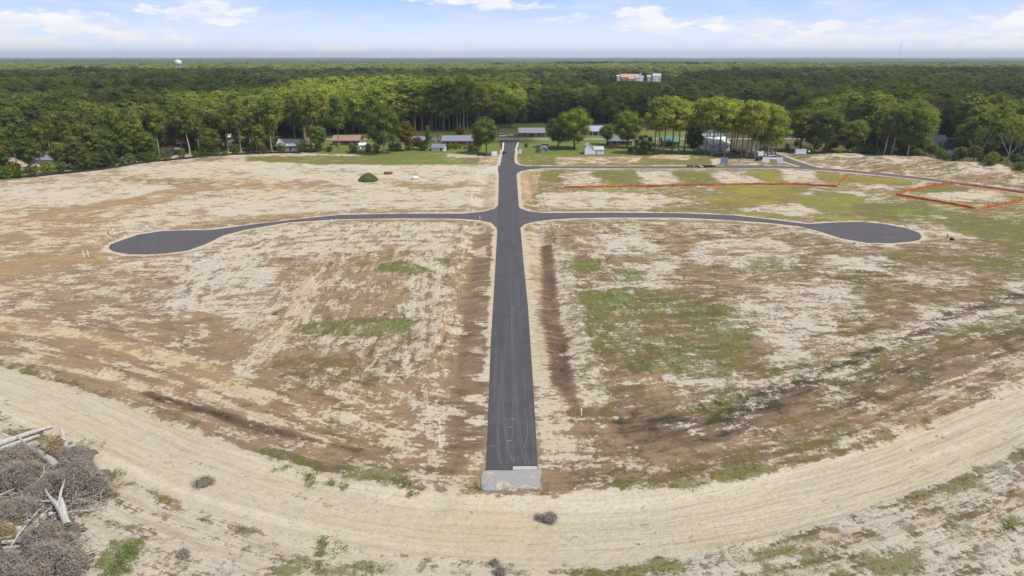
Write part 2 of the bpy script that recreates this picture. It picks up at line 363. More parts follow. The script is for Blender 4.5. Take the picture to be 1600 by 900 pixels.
# grading marks
for o_ in range(6):
    k_ = o_*11; line([(262+k_, 545-k_*.3), (270+k_, 460), (310+k_, 404+k_*.25), (430+k_*.3, 376+k_*.3), (620, 362+k_*.3), (740, 366+k_*.4)], .75, .6, .8, s=(.85 if o_ % 2 else .15), y=.1, d=.5, k=.5)
for o_ in range(5):
    k_ = o_*13; line([(-20, 520+k_), (160, 548+k_), (330, 612+k_*.8), (470, 660+k_*.6), (600, 690+k_*.5)], .55, .5, .9, s=(.85 if o_ % 2 else .1), d=.6, y=.5, k=.55)
line([(230,618),(330,645),(430,674),(560,700)], .9, .7, .8, s=.0, d=1.1, g=.25)
for o_ in range(6):
    k_ = o_*9+6*rnd.random(); line([(640+k_, 395), (632+k_, 480), (622+k_*1.2, 570), (640+k_, 660), (655+k_*.8, 760)], .4, .4, .5, s=(.8 if o_ % 2 else .2), y=.2, d=.5, k=.35)
for o_ in range(5):
    k_ = o_*12; line([(1640, 520+k_), (1500, 585+k_), (1350, 650+k_), (1180, 705+k_*.8)], .45, .5, .9, s=(.95 if o_ % 2 else .1), y=.4, d=.5, k=.6)
# strips beside the main road
zone([(742,365),(772,365),(766,540),(758,730),(700,745),(706,600),(726,450)], 1.2, 1.0, s=-.12, y=.3, d=.75, g=-.3)
zone([(700,745),(758,700),(756,765),(690,775)], 1.0, 1.5, s=.5, y=.45, d=.4)
for yy in (395, 455, 505, 548, 590, 625, 660, 690, 715):
    px = 765-(yy-395)*.02; zone([(px-30-rnd.random()*18,yy-4),(px-5,yy-11),(px,yy+9),(px-16-rnd.random()*14,yy+5)], .5, 1.1, s=.6, y=.45)
zone([(818,362),(850,362),(852,480),(880,600),(900,720),(846,722),(834,560)], .8, 1.0, s=.62, y=.5, d=.2, g=-.3)
zone([(846,380),(862,380),(880,480),(905,600),(925,640),(900,640),(862,600),(846,500)], 1.1, .7, s=-.25, y=.2, d=1.05, g=-.2)
zone([(866,380),(892,390),(905,470),(930,560),(960,640),(905,640),(885,560),(872,470)], 1.2, 1.4, s=.70, y=.3, d=.3)
zone([(850,720),(1000,690),(1050,720),(960,770),(900,780),(850,760)], 1.5, 2, s=.36, y=.4, d=.5)
# right centre
for a in ([(1080,375),(1200,372),(1260,400),(1180,420),(1090,405)], [(1130,400),(1230,395),(1240,445),(1170,440)], [(1190,440),(1330,430),(1350,490),(1230,480)], [(1120,470),(1330,470),(1320,520),(1180,540),(1120,520)],
          [(1190,530),(1330,520),(1400,540),(1290,580),(1210,570)], [(1000,560),(1110,560),(1180,600),(1060,620),(980,600)], [(1375,422),(1500,425),(1520,450),(1400,448)], [(1440,480),(1560,470),(1600,500),(1480,520)],
          [(1270,400),(1380,402),(1390,425),(1300,428)], [(900,370),(1040,365),(1050,400),(930,400)], [(960,410),(1060,410),(1050,450),(970,445)], [(1280,545),(1400,515),(1470,500),(1440,540),(1320,590)], [(940,440),(985,440),(1010,520),(960,520)],
          [(1580,440),(1640,440),(1640,480),(1580,470)]):
    zone(a, 2.5, 5.5, s=.60, g=.16, y=.02, d=.35)
for a, gg, ll in (([(890,408),(935,404),(940,420),(895,424)], .9, .8), ([(960,420),(1015,422),(1012,440),(970,438)], .82, .75), ([(905,455),(1000,450),(1120,465),(1170,500),(1190,560),(1130,590),(1010,590),(930,560),(905,500)], .70, .4),
              ([(905,455),(985,450),(1000,480),(920,490)], .85, .7), ([(1160,405),(1240,400),(1230,440),(1180,440)], .66, .1), ([(1350,450),(1550,440),(1600,460),(1480,480),(1330,490)], .55, .05),
              ([(1380,395),(1500,397),(1640,402),(1640,420),(1480,414),(1390,408)], .78, .45), ([(1540,375),(1640,368),(1640,400),(1560,392)], .8, .7), ([(1560,410),(1640,408),(1640,440),(1570,430)], .75, .5),
              ([(920,770),(1000,745),(1100,735),(1250,690),(1330,660),(1400,650),(1300,725),(1150,770),(1040,795),(930,800)], .74, .25), ([(930,775),(985,765),(980,785),(940,795)], .85, .6),
              ([(1090,640),(1130,620),(1180,615),(1185,628),(1110,655)], .85, .6), ([(1240,570),(1300,555),(1400,540),(1500,505),(1600,485),(1600,520),(1430,560),(1280,590)], .62, .2), ([(1440,640),(1500,610),(1640,560),(1640,590),(1500,650)], .6, .3)):
    zone(a, 1.6, 3.5, g=gg, l=ll)
zone([(985,640),(1090,660),(1200,620),(1290,585),(1260,620),(1130,680),(1000,700),(960,670)], 2, 2.5, d=1.1, s=.1)
zone([(1290,600),(1420,560),(1600,500),(1640,540),(1480,610),(1330,650)], 2, 3, d=.7, s=.18)
line([(1060,685),(1150,650),(1240,600),(1350,555),(1480,500),(1620,450)], 1.5, 1.2, 1.6, d=1.0, s=.30, y=0)
zone([(1330,660),(1480,600),(1640,520),(1640,600),(1420,680),(1320,700)], 2, 3, s=.52, y=.35, g=.25)
zone([(870,340),(1240,355),(1250,366),(900,362)], 1.5, 2, s=.5, y=.35)
# far right lots between the side street and the cross street
zone([(830,265),(1270,267),(1600,305),(1640,390),(1440,350),(1250,345),(1100,333),(850,331),(812,322),(812,270)], 2, 3, s=.36, g=.62, l=.6, y=.5, d=.3)
for a in ([(872,272),(925,268),(950,288),(900,291),(866,284)], [(988,270),(1045,268),(1068,288),(1000,288)], [(1104,270),(1165,268),(1200,286),(1130,289)], [(1215,266),(1270,268),(1300,284),(1225,285)], [(1330,284),(1460,280),(1440,292),(1350,298)],
          [(1460,298),(1560,300),(1590,312),(1480,316),(1440,306)], [(870,300),(1010,298),(1080,312),(1000,328),(840,326),(830,305)], [(1150,318),(1230,316),(1310,330),(1250,340),(1160,332)], [(1230,294),(1330,300),(1400,314),(1300,318)]):
    zone(a, 2.0, 5.5, s=.66, g=.0, y=.25)
for a, ll in (([(925,266),(990,266),(1000,289),(950,289)], .8), ([(1050,267),(1105,267),(1125,288),(1070,289)], .8), ([(1165,268),(1215,267),(1225,286),(1198,287)], .5), ([(835,268),(880,266),(872,285),(840,284)], .7), ([(1270,270),(1440,283),(1420,290),(1300,286)], .6),
              ([(1120,290),(1260,288),(1240,310),(1150,312)], .6), ([(1085,304),(1200,306),(1240,322),(1120,324)], .05), ([(1240,310),(1300,300),(1360,308),(1330,335),(1270,330)], .6), ([(1340,318),(1440,316),(1500,334),(1400,345),(1340,338)], .75),
              ([(1490,335),(1640,350),(1640,378),(1480,362)], .7), ([(1410,298),(1480,288),(1520,294),(1440,302)], .85)):
    zone(a, 2.2, 6, g=.92, l=ll, s=.15, y=.72 if ll < .7 else .45)
zone([(812,268),(845,266),(838,300),(815,318)], 1, 1, s=.42, y=.9, g=.0)
# berm strip beyond the side street, lawns, street verge
zone([(812,240),(1130,244),(1140,258),(812,259)], 1.5, 2, s=.15, g=.95, l=.55, y=.45)
zone([(868,246),(1005,244),(1000,256),(870,258)], 1, 2, s=.45, g=.15, y=.5); zone([(1030,241),(1085,240),(1075,252),(1010,250)], .8, 1.5, s=.55, g=.05, y=.6)
zone([(1110,250),(1132,248),(1135,257),(1112,258)], .8, 1, s=.85, g=-.1, y=.5)
zone([(1250,245),(1300,243),(1400,256),(1500,268),(1640,286),(1640,312),(1450,278),(1340,266)], 2, 2, s=.38, g=.42, l=.15, y=.2)
for a in ([(1290,244),(1335,242),(1350,252),(1300,250)], [(1370,252),(1420,250),(1470,262),(1390,264)], [(1480,263),(1560,266),(1580,280),(1500,276)]): zone(a, 1, 2, s=.50, g=-.15, d=.4, y=.2)
zone([(812,205),(1110,205),(1120,240),(812,243)], 2, 1.5, g=1.7, l=1.0, s=-.6, d=.0, y=.2); zone([(480,216),(780,216),(782,240),(500,240)], 2, 1.5, g=1.5, l=.95, s=-.5, d=0, y=.2)
zone([(800,190),(850,190),(850,214),(800,214)], 2, 1, g=1.6, l=1.0, s=-.5, d=0, y=.2)
zone([(640,200),(800,200),(800,216),(640,216)], 3, 2, g=1.3, l=.7, s=-.4, d=.3, y=.2)
zone([(1210,238),(1262,258),(1200,256),(1190,248)], 1, 1, g=.8, l=.5, s=.3); zone([(1195,225),(1215,232),(1300,248),(1250,250)], 1.5, 1, g=.85, l=.6)
zone([(0,268),(100,258),(200,252),(200,262),(0,284)], 1.5, 2, g=.8, l=.3)
# haul road and the sandy ground this side of it
zone([(-200,640),(0,670),(110,680),(260,760),(440,800),(760,850),(900,860),(1300,1000),(-300,1000)], 3, 3, s=.82, g=.04, y=.2, d=.3)
zone([(900,856),(1060,852),(1250,815),(1400,765),(1640,680),(1900,600),(1900,1000),(880,1000)], 2, 3, s=.60, g=.30, y=.08, d=.4, l=.35)
for a, gg, ll in (([(150,860),(175,838),(215,845),(222,880),(190,905),(150,905)], .86, .75), ([(1420,760),(1520,720),(1560,700),(1600,690),(1570,720),(1470,765),(1400,790)], .66, .15), ([(1330,870),(1400,850),(1480,880),(1440,900),(1340,900)], .68, .35),
              ([(500,842),(545,840),(548,866),(505,866)], .7, .7), ([(420,860),(600,868),(590,900),(430,900)], .55, .6), ([(880,880),(1120,862),(1100,900),(880,905)], .55, .5), ([(1240,790),(1400,740),(1440,735),(1300,800)], .55, .15),
              ([(1080,850),(1180,835),(1240,812),(1230,826),(1150,850)], .62, .2), ([(1560,812),(1590,808),(1590,830),(1562,830)], .75, .8), ([(1190,860),(1320,830),(1380,840),(1260,885)], .55, .3)):
    zone(a, 1.0, 2.0, g=gg, l=ll)
hd, hu, hs = seg_dist(X, Y, haul_ax)
hw = np.interp(hu, [0, 40, 90, 130, 170, 260], [4.6, 5.0, 6.0, 6.2, 4.8, 4.6])
hf = (1-sstep(hd-hw+W1*2.2+W2*1.8, -.8, .8))
S = S*(1-hf)+1.15*hf; G = G*(1-hf)-.4*hf; Yw = Yw*(1-hf)+(.42+W1*.5)*hf; D = D*(1-hf)+.3*hf
# green fringe at the haul road's edges
fr = np.exp(-((hd-hw-1.2)/1.1)**2)*(np.abs(X+5) > 16)*sstep(fbm(X, Y, 6, 3, 31), .46, .6); G = G+fr*.65
# pale shoulders of new roads
sh = (1-sstep(DR+W2*2.2+W1*1.0, .9, 1.9))*(Y > 108)*(Y < 420); S = S*(1-sh)+1.2*sh; G = G*(1-sh)-.5*sh; Yw = Yw*(1-sh)+(.42+W1*.3)*sh
vl = np.exp(-((DR-4.5)/2.2)**2)*(np.abs(X) > 15)*(Y > 225)*(Y < 320); S = S-vl*.28; Yw = Yw+vl*.25
# flow coordinates for graded streaks and wheel tracks
K = np.full(X.shape, .35)*(1-FL); U = X.copy(); V = Y+6*(fbm(X, Y, 60, 2, 21)-.5)*4
k2 = (np.abs(X+22) < 34)*(Y < 228)*(Y > 100)*sstep(-X, 8, 14); k2 = k2*sstep(np.abs(np.abs(X+22)-34), 0, 4)
m = k2 > .02; U = np.where(m, Y, U); V = np.where(m, X+1.5*np.sin(Y/23.), V); K = np.where(m, .8*k2, K)
k3 = sstep(11-np.abs(X), 0, 3)*(Y > 108)*(Y < 330); m = k3 > .02; U = np.where(m, X, U); V = np.where(m, Y+.25*np.abs(X), V); K = np.where(m, 1.5*k3, K)
gdir = P(320, 620), P(500, 410); dl, du, dsg = seg_dist(X, Y, list(gdir)); k4 = 1-sstep(dl, 5, 11); m = k4 > .02
U = np.where(m, du, U); V = np.where(m, dsg, V); K = np.where(m, 1.0*k4, K)
mm = hd < 26; k5 = np.where(hd < hw, .42, .42+.4*sstep(hd, hw, hw+3))*(1-sstep(hd, hw+4, 26)); U = np.where(mm, hu, U); V = np.where(mm, hs, V); K = np.where(mm, k5, K)
K = K*np.where(Y < 112, .35+.65*sstep(np.abs(X+W1*20), 6, 30), 1)

wB = np.maximum(k2, .8*(1-sstep(np.abs(X+72-(Y-190)*.1), 7, 16))*sstep(Y, 140, 160)*(1-sstep(Y, 225, 245))); wB = np.maximum(wB, .55*sstep(X, 12, 16)*(1-sstep(X, 26, 40))*(Y < 225))
wC = np.where(Y < 300, 1-sstep(hd, 18, 50), 0)*.8*(1-.0*wB); wB = wB*(1-wC); wN = 1/np.sqrt((1-wB-wC)**2+wB**2+wC**2)
HU, HS = hu, hs
def ground_material():
    t = NT('ground_soil'); a = t.attr('cover'); b = t.attr('tone'); c = t.attr('flow')
    sa = t.sep(a.outputs['Vector']); sb = t.sep(b.outputs['Vector']); sc_ = t.sep(c.outputs['Vector']); p = t.pos()
    s_, g_, d_ = sa[0], sa[1], sa[2]; yw, lu, kk = sb[0], sb[1], sb[2]
    n1 = t.noise(p, .22, 9, .66, .25); n2 = t.noise(p, 1.3, 7, .68, .3); n3 = t.noise(p, .07, 5, .6); n4 = t.noise(p, 5.5, 4, .65)
    sv = t.comb(t.math('MULTIPLY', sc_[0], .05), t.math('MULTIPLY', sc_[1], .95)); st = t.noise(sv, 1.0, 6, .68, .15)
    sv2 = t.comb(t.math('MULTIPLY', sc_[0], .22), t.math('MULTIPLY', sc_[1], 3.2)); st2 = t.noise(sv2, 1.0, 4, .7)
    ctr = lambda v, k: t.math('MULTIPLY', t.math('SUBTRACT', v, .5), k)
    strk = t.math('MULTIPLY', t.math('ADD', ctr(st, 1.9), ctr(st2, 1.2)), kk)
    dr = t.sep(t.attr('drift').outputs['Vector']); tk = t.sep(t.attr('track').outputs['Vector']); ps = t.sep(p); rx = t.math('ADD', ps[0], t.math('MULTIPLY', ps[1], .35)); ry = t.math('SUBTRACT', ps[1], t.math('MULTIPLY', ps[0], .10))
    nA = t.noise(t.comb(t.math('MULTIPLY', rx, .16), t.math('MULTIPLY', ry, .42)), 1, 9, .68, .35); nB = t.noise(t.comb(t.math('ADD', t.math('MULTIPLY', ps[0], .50), ctr(n3, 2.0)), t.math('MULTIPLY', ps[1], .17), 5.0), 1, 9, .68, .3); nC = t.noise(t.comb(t.math('MULTIPLY', tk[0], .09), t.math('MULTIPLY', tk[1], .50), 9.0), 1, 9, .68, .3)
    wa = t.math('SUBTRACT', 1.0, t.math('ADD', dr[0], dr[1])); fl = t.math('MULTIPLY', dr[2], t.math('ADD', t.math('MULTIPLY', ctr(nA, 1), wa), t.math('ADD', t.math('MULTIPLY', ctr(nB, 1), dr[0]), t.math('MULTIPLY', ctr(nC, 1), dr[1]))))
    q = t.math('ADD', t.math('ADD', t.math('ADD', ctr(n1, 2.0), t.math('MULTIPLY', fl, 2.3)), ctr(n2, 2.1)), t.math('ADD', strk, t.math('ADD', ctr(n4, .9), ctr(n3, 1.7))))
    sm = t.mr(t.math('ADD', s_, q), .41, .58)
    sm = t.math('SMOOTH_MIN', sm, 1.0)
    q2 = t.math('ADD', t.math('MULTIPLY', fl, -1.6), t.math('ADD', t.math('ADD', ctr(t.noise(p, .28, 9, .72, .3), 4.2), ctr(n4, 1.8)), ctr(n2, -1.2)))
    gm = t.mr(t.math('ADD', t.math('MULTIPLY', g_, 1.02), q2), .42, .88)
    # soils
    br = t.mix(t.mr(n3, .35, .65), lin(171, 145, 114), lin(149, 126, 102)); br = t.mix(t.mr(yw, .35, 1.0), br, lin(180, 150, 112))
    br = t.mix(t.mr(t.math('ADD', d_, t.math('ADD', ctr(n2, .9), t.math('MULTIPLY', fl, -2.0))), .45, 1.2), br, lin(112, 92, 76))
    br = t.mix(t.mr(n4, .25, .75), t.mix(1.0, br, (.86, .86, .86, 1), 'MULTIPLY'), t.mix(1.0, br, (1.13, 1.13, 1.13, 1), 'MULTIPLY'))
    sd_ = t.mix(t.mr(t.math('ADD', yw, ctr(n1, .8)), .0, .75), lin(225, 214, 194), lin(229, 210, 176)); sd_ = t.mix(t.mr(t.math('ADD', yw, ctr(n2, .9)), .62, 1.1), sd_, lin(212, 182, 134))
    sd_ = t.mix(t.mr(t.math('ADD', n2, t.math('MULTIPLY', ctr(st2, 1.6), kk)), .24, .54), t.mix(1.0, sd_, (.76, .74, .71, 1), 'MULTIPLY'), sd_)
    sd_ = t.mix(t.math('MULTIPLY', t.mr(t.math('ADD', st, t.math('MULTIPLY', ctr(n2, .5), 1)), .50, .60), t.math('MULTIPLY', t.math('MINIMUM', kk, 1.0), .60)), sd_, lin(188, 158, 122))
    rut = t.noise(t.comb(t.math('MULTIPLY', tk[0], .018), t.math('MULTIPLY', tk[1], 1.05), 3.0), 1, 4, .55, .1); rt2 = t.noise(t.comb(t.math('MULTIPLY', tk[0], .012), t.math('MULTIPLY', tk[1], .33), 7.0), 1, 3, .5)
    sd_ = t.mix(t.math('MULTIPLY', t.math('MULTIPLY', t.mr(rut, .53, .62), t.mr(n1, .36, .56)), t.math('MULTIPLY', sc_[2], .32)), sd_, lin(178, 148, 110)); sd_ = t.mix(t.math('MULTIPLY', t.mr(rt2, .50, .66), t.math('MULTIPLY', sc_[2], .8)), sd_, t.mix(1.0, sd_, (1.16, 1.19, 1.24, 1), 'MULTIPLY'))
    gr = t.mix(t.mr(t.math('ADD', lu, ctr(n2, 1.4)), .1, .95), lin(138, 120, 68), lin(112, 132, 48)); gr = t.mix(t.mr(yw, .45, .9), gr, lin(164, 166, 50)); gr = t.mix(t.mr(n4, .3, .7), t.mix(1.0, gr, (.78, .8, .78, 1), 'MULTIPLY'), gr)
    gr = t.mix(t.mr(d_, .55, .85), gr, lin(70, 74, 42))
    c1 = t.mix(sm, br, sd_); c1 = t.mix(t.math('MULTIPLY', gm, .80), c1, gr); t.col(c1)
    t.b.inputs['Roughness'].default_value = .95; t.b.inputs['Specular IOR Level'].default_value = .12
    hb = t.math('ADD', t.math('ADD', t.math('MULTIPLY', n2, .9), t.math('MULTIPLY', n4, .35)), t.math('ADD', t.math('MULTIPLY', st2, .35), t.math('MULTIPLY', gm, .3)))
    t.bump(t.math('ADD', t.math('SUBTRACT', hb, t.math('MULTIPLY', t.math('MULTIPLY', rut, sc_[2]), 1.4)), t.math('MULTIPLY', fl, 2.2)), .30, 1.0); return t.m
def build_ground():
    ny, nx = shp; i = np.arange((ny-1)*(nx-1)); r = i//(nx-1); c_ = i % (nx-1); a = r*nx+c_
    F = np.stack([a, a+1, a+nx+1, a+nx], 1); V3 = np.stack([X, Y, HZ], 1)
    me = np_mesh('ground', V3, F, ground_material(), smooth=True)
    for nm, arr in (('cover', (S, G, D)), ('tone', (Yw, Lu, K)), ('flow', (U, V, hf)), ('drift', (wB, wC, wN)), ('track', (HU, HS, U*0))):
        at = me.attributes.new(nm, 'FLOAT_VECTOR', 'POINT'); at.data.foreach_set('vector', np.stack(arr, 1).astype(np.float32).ravel())
    tag(link('ground', me), kind='structure')
build_ground()

# ------------------------------------------------------------------ roads
def asphalt(name, c0, c1, streak=1.0):
    t = NT(name); p = t.pos(); s = t.sep(p); n = t.noise(p, .25, 6, .65); f = t.noise(p, 9, 4, .6); l = t.noise(t.comb(t.math('MULTIPLY', s[0], 1.6), t.math('MULTIPLY', s[1], .03)), 1, 5, .65)
    c = t.mix(t.mr(n, .3, .7), c0, c1); c = t.mix(t.math('MULTIPLY', t.mr(l, .5, .72), .35*streak), c, lin(128, 122, 120)); c = t.mix(t.math('MULTIPLY', t.mr(f, .35, .7), .22), c, lin(118, 113, 112))
    dn = t.noise(p, .9, 8, .72, .4); c = t.mix(t.math('MULTIPLY', t.mr(dn, .60, .72), .25), c, lin(170, 152, 128))
    t.col(c); t.b.inputs['Roughness'].default_value = .82; t.bump(f, .01, .5); return t.m
M_asph = asphalt('fresh_asphalt', lin(88, 85, 87), lin(72, 70, 73)); M_asph2 = asphalt('grey_asphalt', lin(112, 105, 106), lin(98, 93, 96))
M_asph3 = asphalt('old_street_asphalt', lin(176, 170, 165), lin(158, 152, 150), .3)
M_conc = mat('concrete', lin(196, 193, 186), .1, 3); _t = NT('grey_gravel'); _p = _t.pos(); _c = _t.mix(_t.mr(_t.noise(_p, 7, 6, .75), .35, .65), lin(142, 139, 137), lin(190, 186, 181)); _c = _t.mix(_t.mr(_t.noise(_p, .45, 7, .7, .4), .53, .60), _c, lin(214, 193, 158)); _t.col(_c); _t.bump(_t.noise(_p, 9, 3, .6), .05, 1); M_grav = _t.m
M_white = mat('white_paint', (.74, .75, .75, 1), .06, 3, .6)
def slab(name, pts, z, th, m, kind='structure', parent=None):
    vs = [Vector((x, y, z)) for x, y in pts]; tri = geometry.tessellate_polygon([vs]); b = MB(); n = len(pts); V = list(vs)+[v-Vector((0, 0, th)) for v in vs]; F = []
    for a_ in tri:
        q = (vs[a_[1]]-vs[a_[0]]).cross(vs[a_[2]]-vs[a_[0]]).z; F.append(tuple(a_) if q > 0 else tuple(reversed(a_)))
    area = sum(pts[i][0]*pts[(i+1) % n][1]-pts[(i+1) % n][0]*pts[i][1] for i in range(n))
    for i in range(n): j = (i+1) % n; F.append((i, i+n, j+n, j) if area > 0 else (i, j, j+n, i+n))
    b.add(V, F); o = b.build(name, m, parent)
    return tag(o, kind=kind) if kind else o
def ribbon_pts(axis, hw):
    L, Rr = [], []; k = len(axis)
    for i, (x, y) in enumerate(axis):
        a = axis[max(i-1, 0)]; b = axis[min(i+1, k-1)]; dx, dy = b[0]-a[0], b[1]-a[1]; l = math.hypot(dx, dy) or 1
        w = hw(i/(k-1)) if callable(hw) else hw; L.append((x-dy/l*w, y+dx/l*w)); Rr.append((x+dy/l*w, y-dx/l*w))
    return L+Rr[::-1]
def round_pts(pts, n=3): return smooth_line(pts+[pts[0]], n)[:-1]
main_road = slab('main_road', main_w, .080, .3, M_asph)
cross_road = slab('cross_street', cross_w, .072, .3, asphalt('worn_asphalt', lin(100, 94, 96), lin(84, 79, 82), .6))
side = slab('side_street', ribbon_pts(side_ax, 3.7), .068, .3, M_asph2)
branch = slab('branch_road', ribbon_pts(branch_ax, 3.4), .064, .3, M_asph2)
slab('driveway_apron', PP((1131,257.5),(1134,250),(1140,248),(1160,249),(1185,253),(1194,258),(1192,262),(1128,262)), .060, .3, M_asph2)
sy = street_y; slab('old_street', [(-150, sy-3.2), (330, sy-3.2), (330, sy+3.2), (-150, sy+3.2)], .056, .3, M_asph3)
slab('gravel_pad', round_pts(PP((753,742),(761,735.6),(800,735.4),(842,733.2),(846,742),(843,752),(846,760),(836,764.5),(818,764),(800,762),(780,766),(765,767),(754,765),(752,753)), 4), .052, .3, M_grav)
slab('gravel_apron', round_pts(PP((756,266),(761,262),(778,260.5),(778,270),(768,269),(752,273)), 3), .045, .3, mat('pale_gravel', lin(205, 198, 188), .15, 6))
tag(slab('concrete_strip', PP((801.4,729.4),(826,729),(839,729.3),(838,733),(801.4,734.8)), .066, .3, M_conc), kind='structure')
for pts in (((786,238),(787,222.6)), ((805,236),(809.3,222.8))):
    a, b = PP(*pts); d = -1 if pts[0][0] < 800 else 1
    slab('kerb', ribbon_pts([(a[0]+d*.15, a[1]), (b[0]+d*.15, b[1])], .45), .18, .4, mat('kerb_concrete', lin(228, 220, 208), .08, 2))
M_dust = mat('tyre_dust', lin(112, 107, 104), .25, .7, .95)
for pts in (((778,600),(777,660),(777.2,700),(780,720),(787,733)), ((781,600),(779.5,665),(781,712),(790,733)), ((783,560),(784,631),(791,691),(798,716),(804,727)), ((785.5,560),(786.5,631),(793.5,691),(800.5,716),(807,727)),
            ((801,480),(802,634),(800,691),(803,712),(806,727)), ((803,600),(807,655),(813,695),(822,727)), ((806,600),(810,655),(817,695),(828,727)), ((820,640),(824,670),(822,690),(819,708)), ((796,400),(799,480),(800,560))):
    tag(slab('tyre_mark', ribbon_pts(smooth_line(PP(*pts), 5), .055), .086, .004, M_dust, kind=None, parent=main_road))
M_mk = mat('survey_paint', lin(150, 205, 205), .1, 3)
for x, y in ((796,668),(795,689),(801,655),(797,500),(804,483),(794,446)):
    a = P(x, y); b = MB(); b.box(a[0]-.28, a[0]+.28, a[1]-.035, a[1]+.035, .0845, .0875); b.box(a[0]+.20, a[0]+.262, a[1]-.2, a[1]-.037, .0845, .0875); b.build('survey_mark', M_mk, main_road)

# ------------------------------------------------------------------ trees
def leaf_material(name, dark, light, hue):
    """leaf colour varies by tree (tint), by clump and by leaf; tint is stored per tree, and in the woodland includes painted sunlight"""
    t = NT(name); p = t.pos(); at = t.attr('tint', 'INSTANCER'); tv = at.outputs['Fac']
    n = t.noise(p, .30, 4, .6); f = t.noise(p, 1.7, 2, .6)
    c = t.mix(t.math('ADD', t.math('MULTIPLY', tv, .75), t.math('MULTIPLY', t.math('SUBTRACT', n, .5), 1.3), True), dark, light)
    big = t.noise(p, .045, 3, .6); c = t.mix(t.math('MULTIPLY', t.mr(f, .35, .7), .5), c, hue); c = t.mix(t.mr(big, .42, .60), c, t.mix(1.0, c, (.62, .74, .80, 1), 'MULTIPLY'))
    d = t.N.new('ShaderNodeBsdfDiffuse'); tr = t.N.new('ShaderNodeBsdfTranslucent'); mx = t.N.new('ShaderNodeMixShader'); mx.inputs[0].default_value = .38
    t.L.new(c, d.inputs[0]); tc = t.mix(1.0, c, (1.15, 1.25, .5, 1), 'MULTIPLY'); t.L.new(tc, tr.inputs[0]); t.L.new(d.outputs[0], mx.inputs[1]); t.L.new(tr.outputs[0], mx.inputs[2])
    o = [q for q in t.N if q.type == 'OUTPUT_MATERIAL'][0]; t.L.new(mx.outputs[0], o.inputs[0]); t.N.remove(t.b); return t.m
M_pine = leaf_material('pine_needles', (.072, .090, .034, 1), (.46, .47, .080, 1), (.20, .20, .062, 1))
M_leaf = leaf_material('broad_leaves', (.064, .086, .031, 1), (.46, .50, .075, 1), (.17, .20, .055, 1))
M_red = leaf_material('red_leaves', (.24, .07, .045, 1), (.42, .14, .08, 1), (.22, .12, .05, 1)); M_orange = leaf_material('orange_leaves', (.20, .13, .025, 1), (.38, .22, .04, 1), (.18, .17, .03, 1))
M_bark = mat('grey_bark', (.23, .19, .155, 1), .3, 3, .95, (1, 1, .25)); M_pale = mat('pale_bark', (.40, .36, .30, 1), .22, 3, .95, (1, 1, .25)); M_dkbark = mat('dark_bark', (.12, .095, .075, 1), .3, 3, .95)
def ico(sub):
    import bmesh
    b = bmesh.new(); bmesh.ops.create_icosphere(b, subdivisions=sub, radius=1); v = np.array([q.co[:] for q in b.verts]); f = np.array([[w.index for w in q.verts] for q in b.faces]); b.free(); return v, f
ICO1, ICO2 = ico(1), ico(2)
def clump_geo(clumps, nleaf, size, g, core=.64, hi=False):
    """leaf-sized triangles spread over and inside irregular clumps, with a rough shaded core"""
    Vs, Fs = [], []; off = 0; iv, fi = ICO2 if hi else ICO1
    for (cx, cy, cz, rx, ry, rz) in clumps:
        v = iv*(1+(g.random((len(iv), 1))-.5)*.55)*core*np.array([rx, ry, rz])+np.array([cx, cy, cz]); Vs.append(v); Fs.append(fi+off); off += len(v)
        n = int(nleaf*(rx*ry)/6.0)+6; d = g.normal(size=(n, 3)); d[:, 2] += .25; d /= np.linalg.norm(d, axis=1, keepdims=True)
        r = .60+.70*g.random((n, 1))**1.2; p = np.array([cx, cy, cz])+d*r*np.array([rx, ry, rz])
        nn = d+g.normal(size=(n, 3))*.55; nn[:, 2] += .25; nn /= np.linalg.norm(nn, axis=1, keepdims=True)
        a = np.cross(nn, g.normal(size=(n, 3))); a /= np.linalg.norm(a, axis=1, keepdims=True); b = np.cross(nn, a); s = size*(.6+.9*g.random((n, 1)))
        tri = np.stack([p+a*s, p-a*s*.5+b*s*.8, p-a*s*.6-b*s*.7], 1).reshape(-1, 3); Vs.append(tri); Fs.append(np.arange(n*3).reshape(-1, 3)+off); off += n*3
    return np.concatenate(Vs), np.concatenate(Fs)
def pine_clumps(g, h, full=False):
    c = []; r0 = h*.155*(1.15 if full else 1); z0 = h*(.30 if full else .47); n = 19 if not full else 24
    for i in range(n):
        t = (i+.5)/n; z = z0+(h*.95-z0)*t; w = r0*math.sin(math.pi*min(1, .18+.80*t))**.7*(1.0 if t > .25 else .75)
        a = i*2.4+g.random()*.8; q = w*(.35+.65*g.random()); s = h*(.050+.035*g.random())
        c.append((math.cos(a)*q, math.sin(a)*q, z+(g.random()-.5)*h*.04, s*1.3, s*1.3, s*1.02))
    c.append((0, 0, h*.965, h*.055, h*.055, h*.05)); return c
def broad_clumps(g, h, w=.24, low=.28):
    c = []; n = 22; R0 = h*w; zc = h*(.5+low*.5); rz = h*(1-low)*.5
    for i in range(n):
        z = 1-2*(i+.5)/n; a = i*2.4+g.random()*.5; rr = math.sqrt(1-z*z); k = .62+.25*g.random(); s = h*(.085+.05*g.random())
        c.append((math.cos(a)*rr*R0*k, math.sin(a)*rr*R0*k, zc+z*rz*.78, s*1.1, s*1.1, s*.85))
    c.append((0, 0, zc, R0*.6, R0*.6, rz*.6)); return c
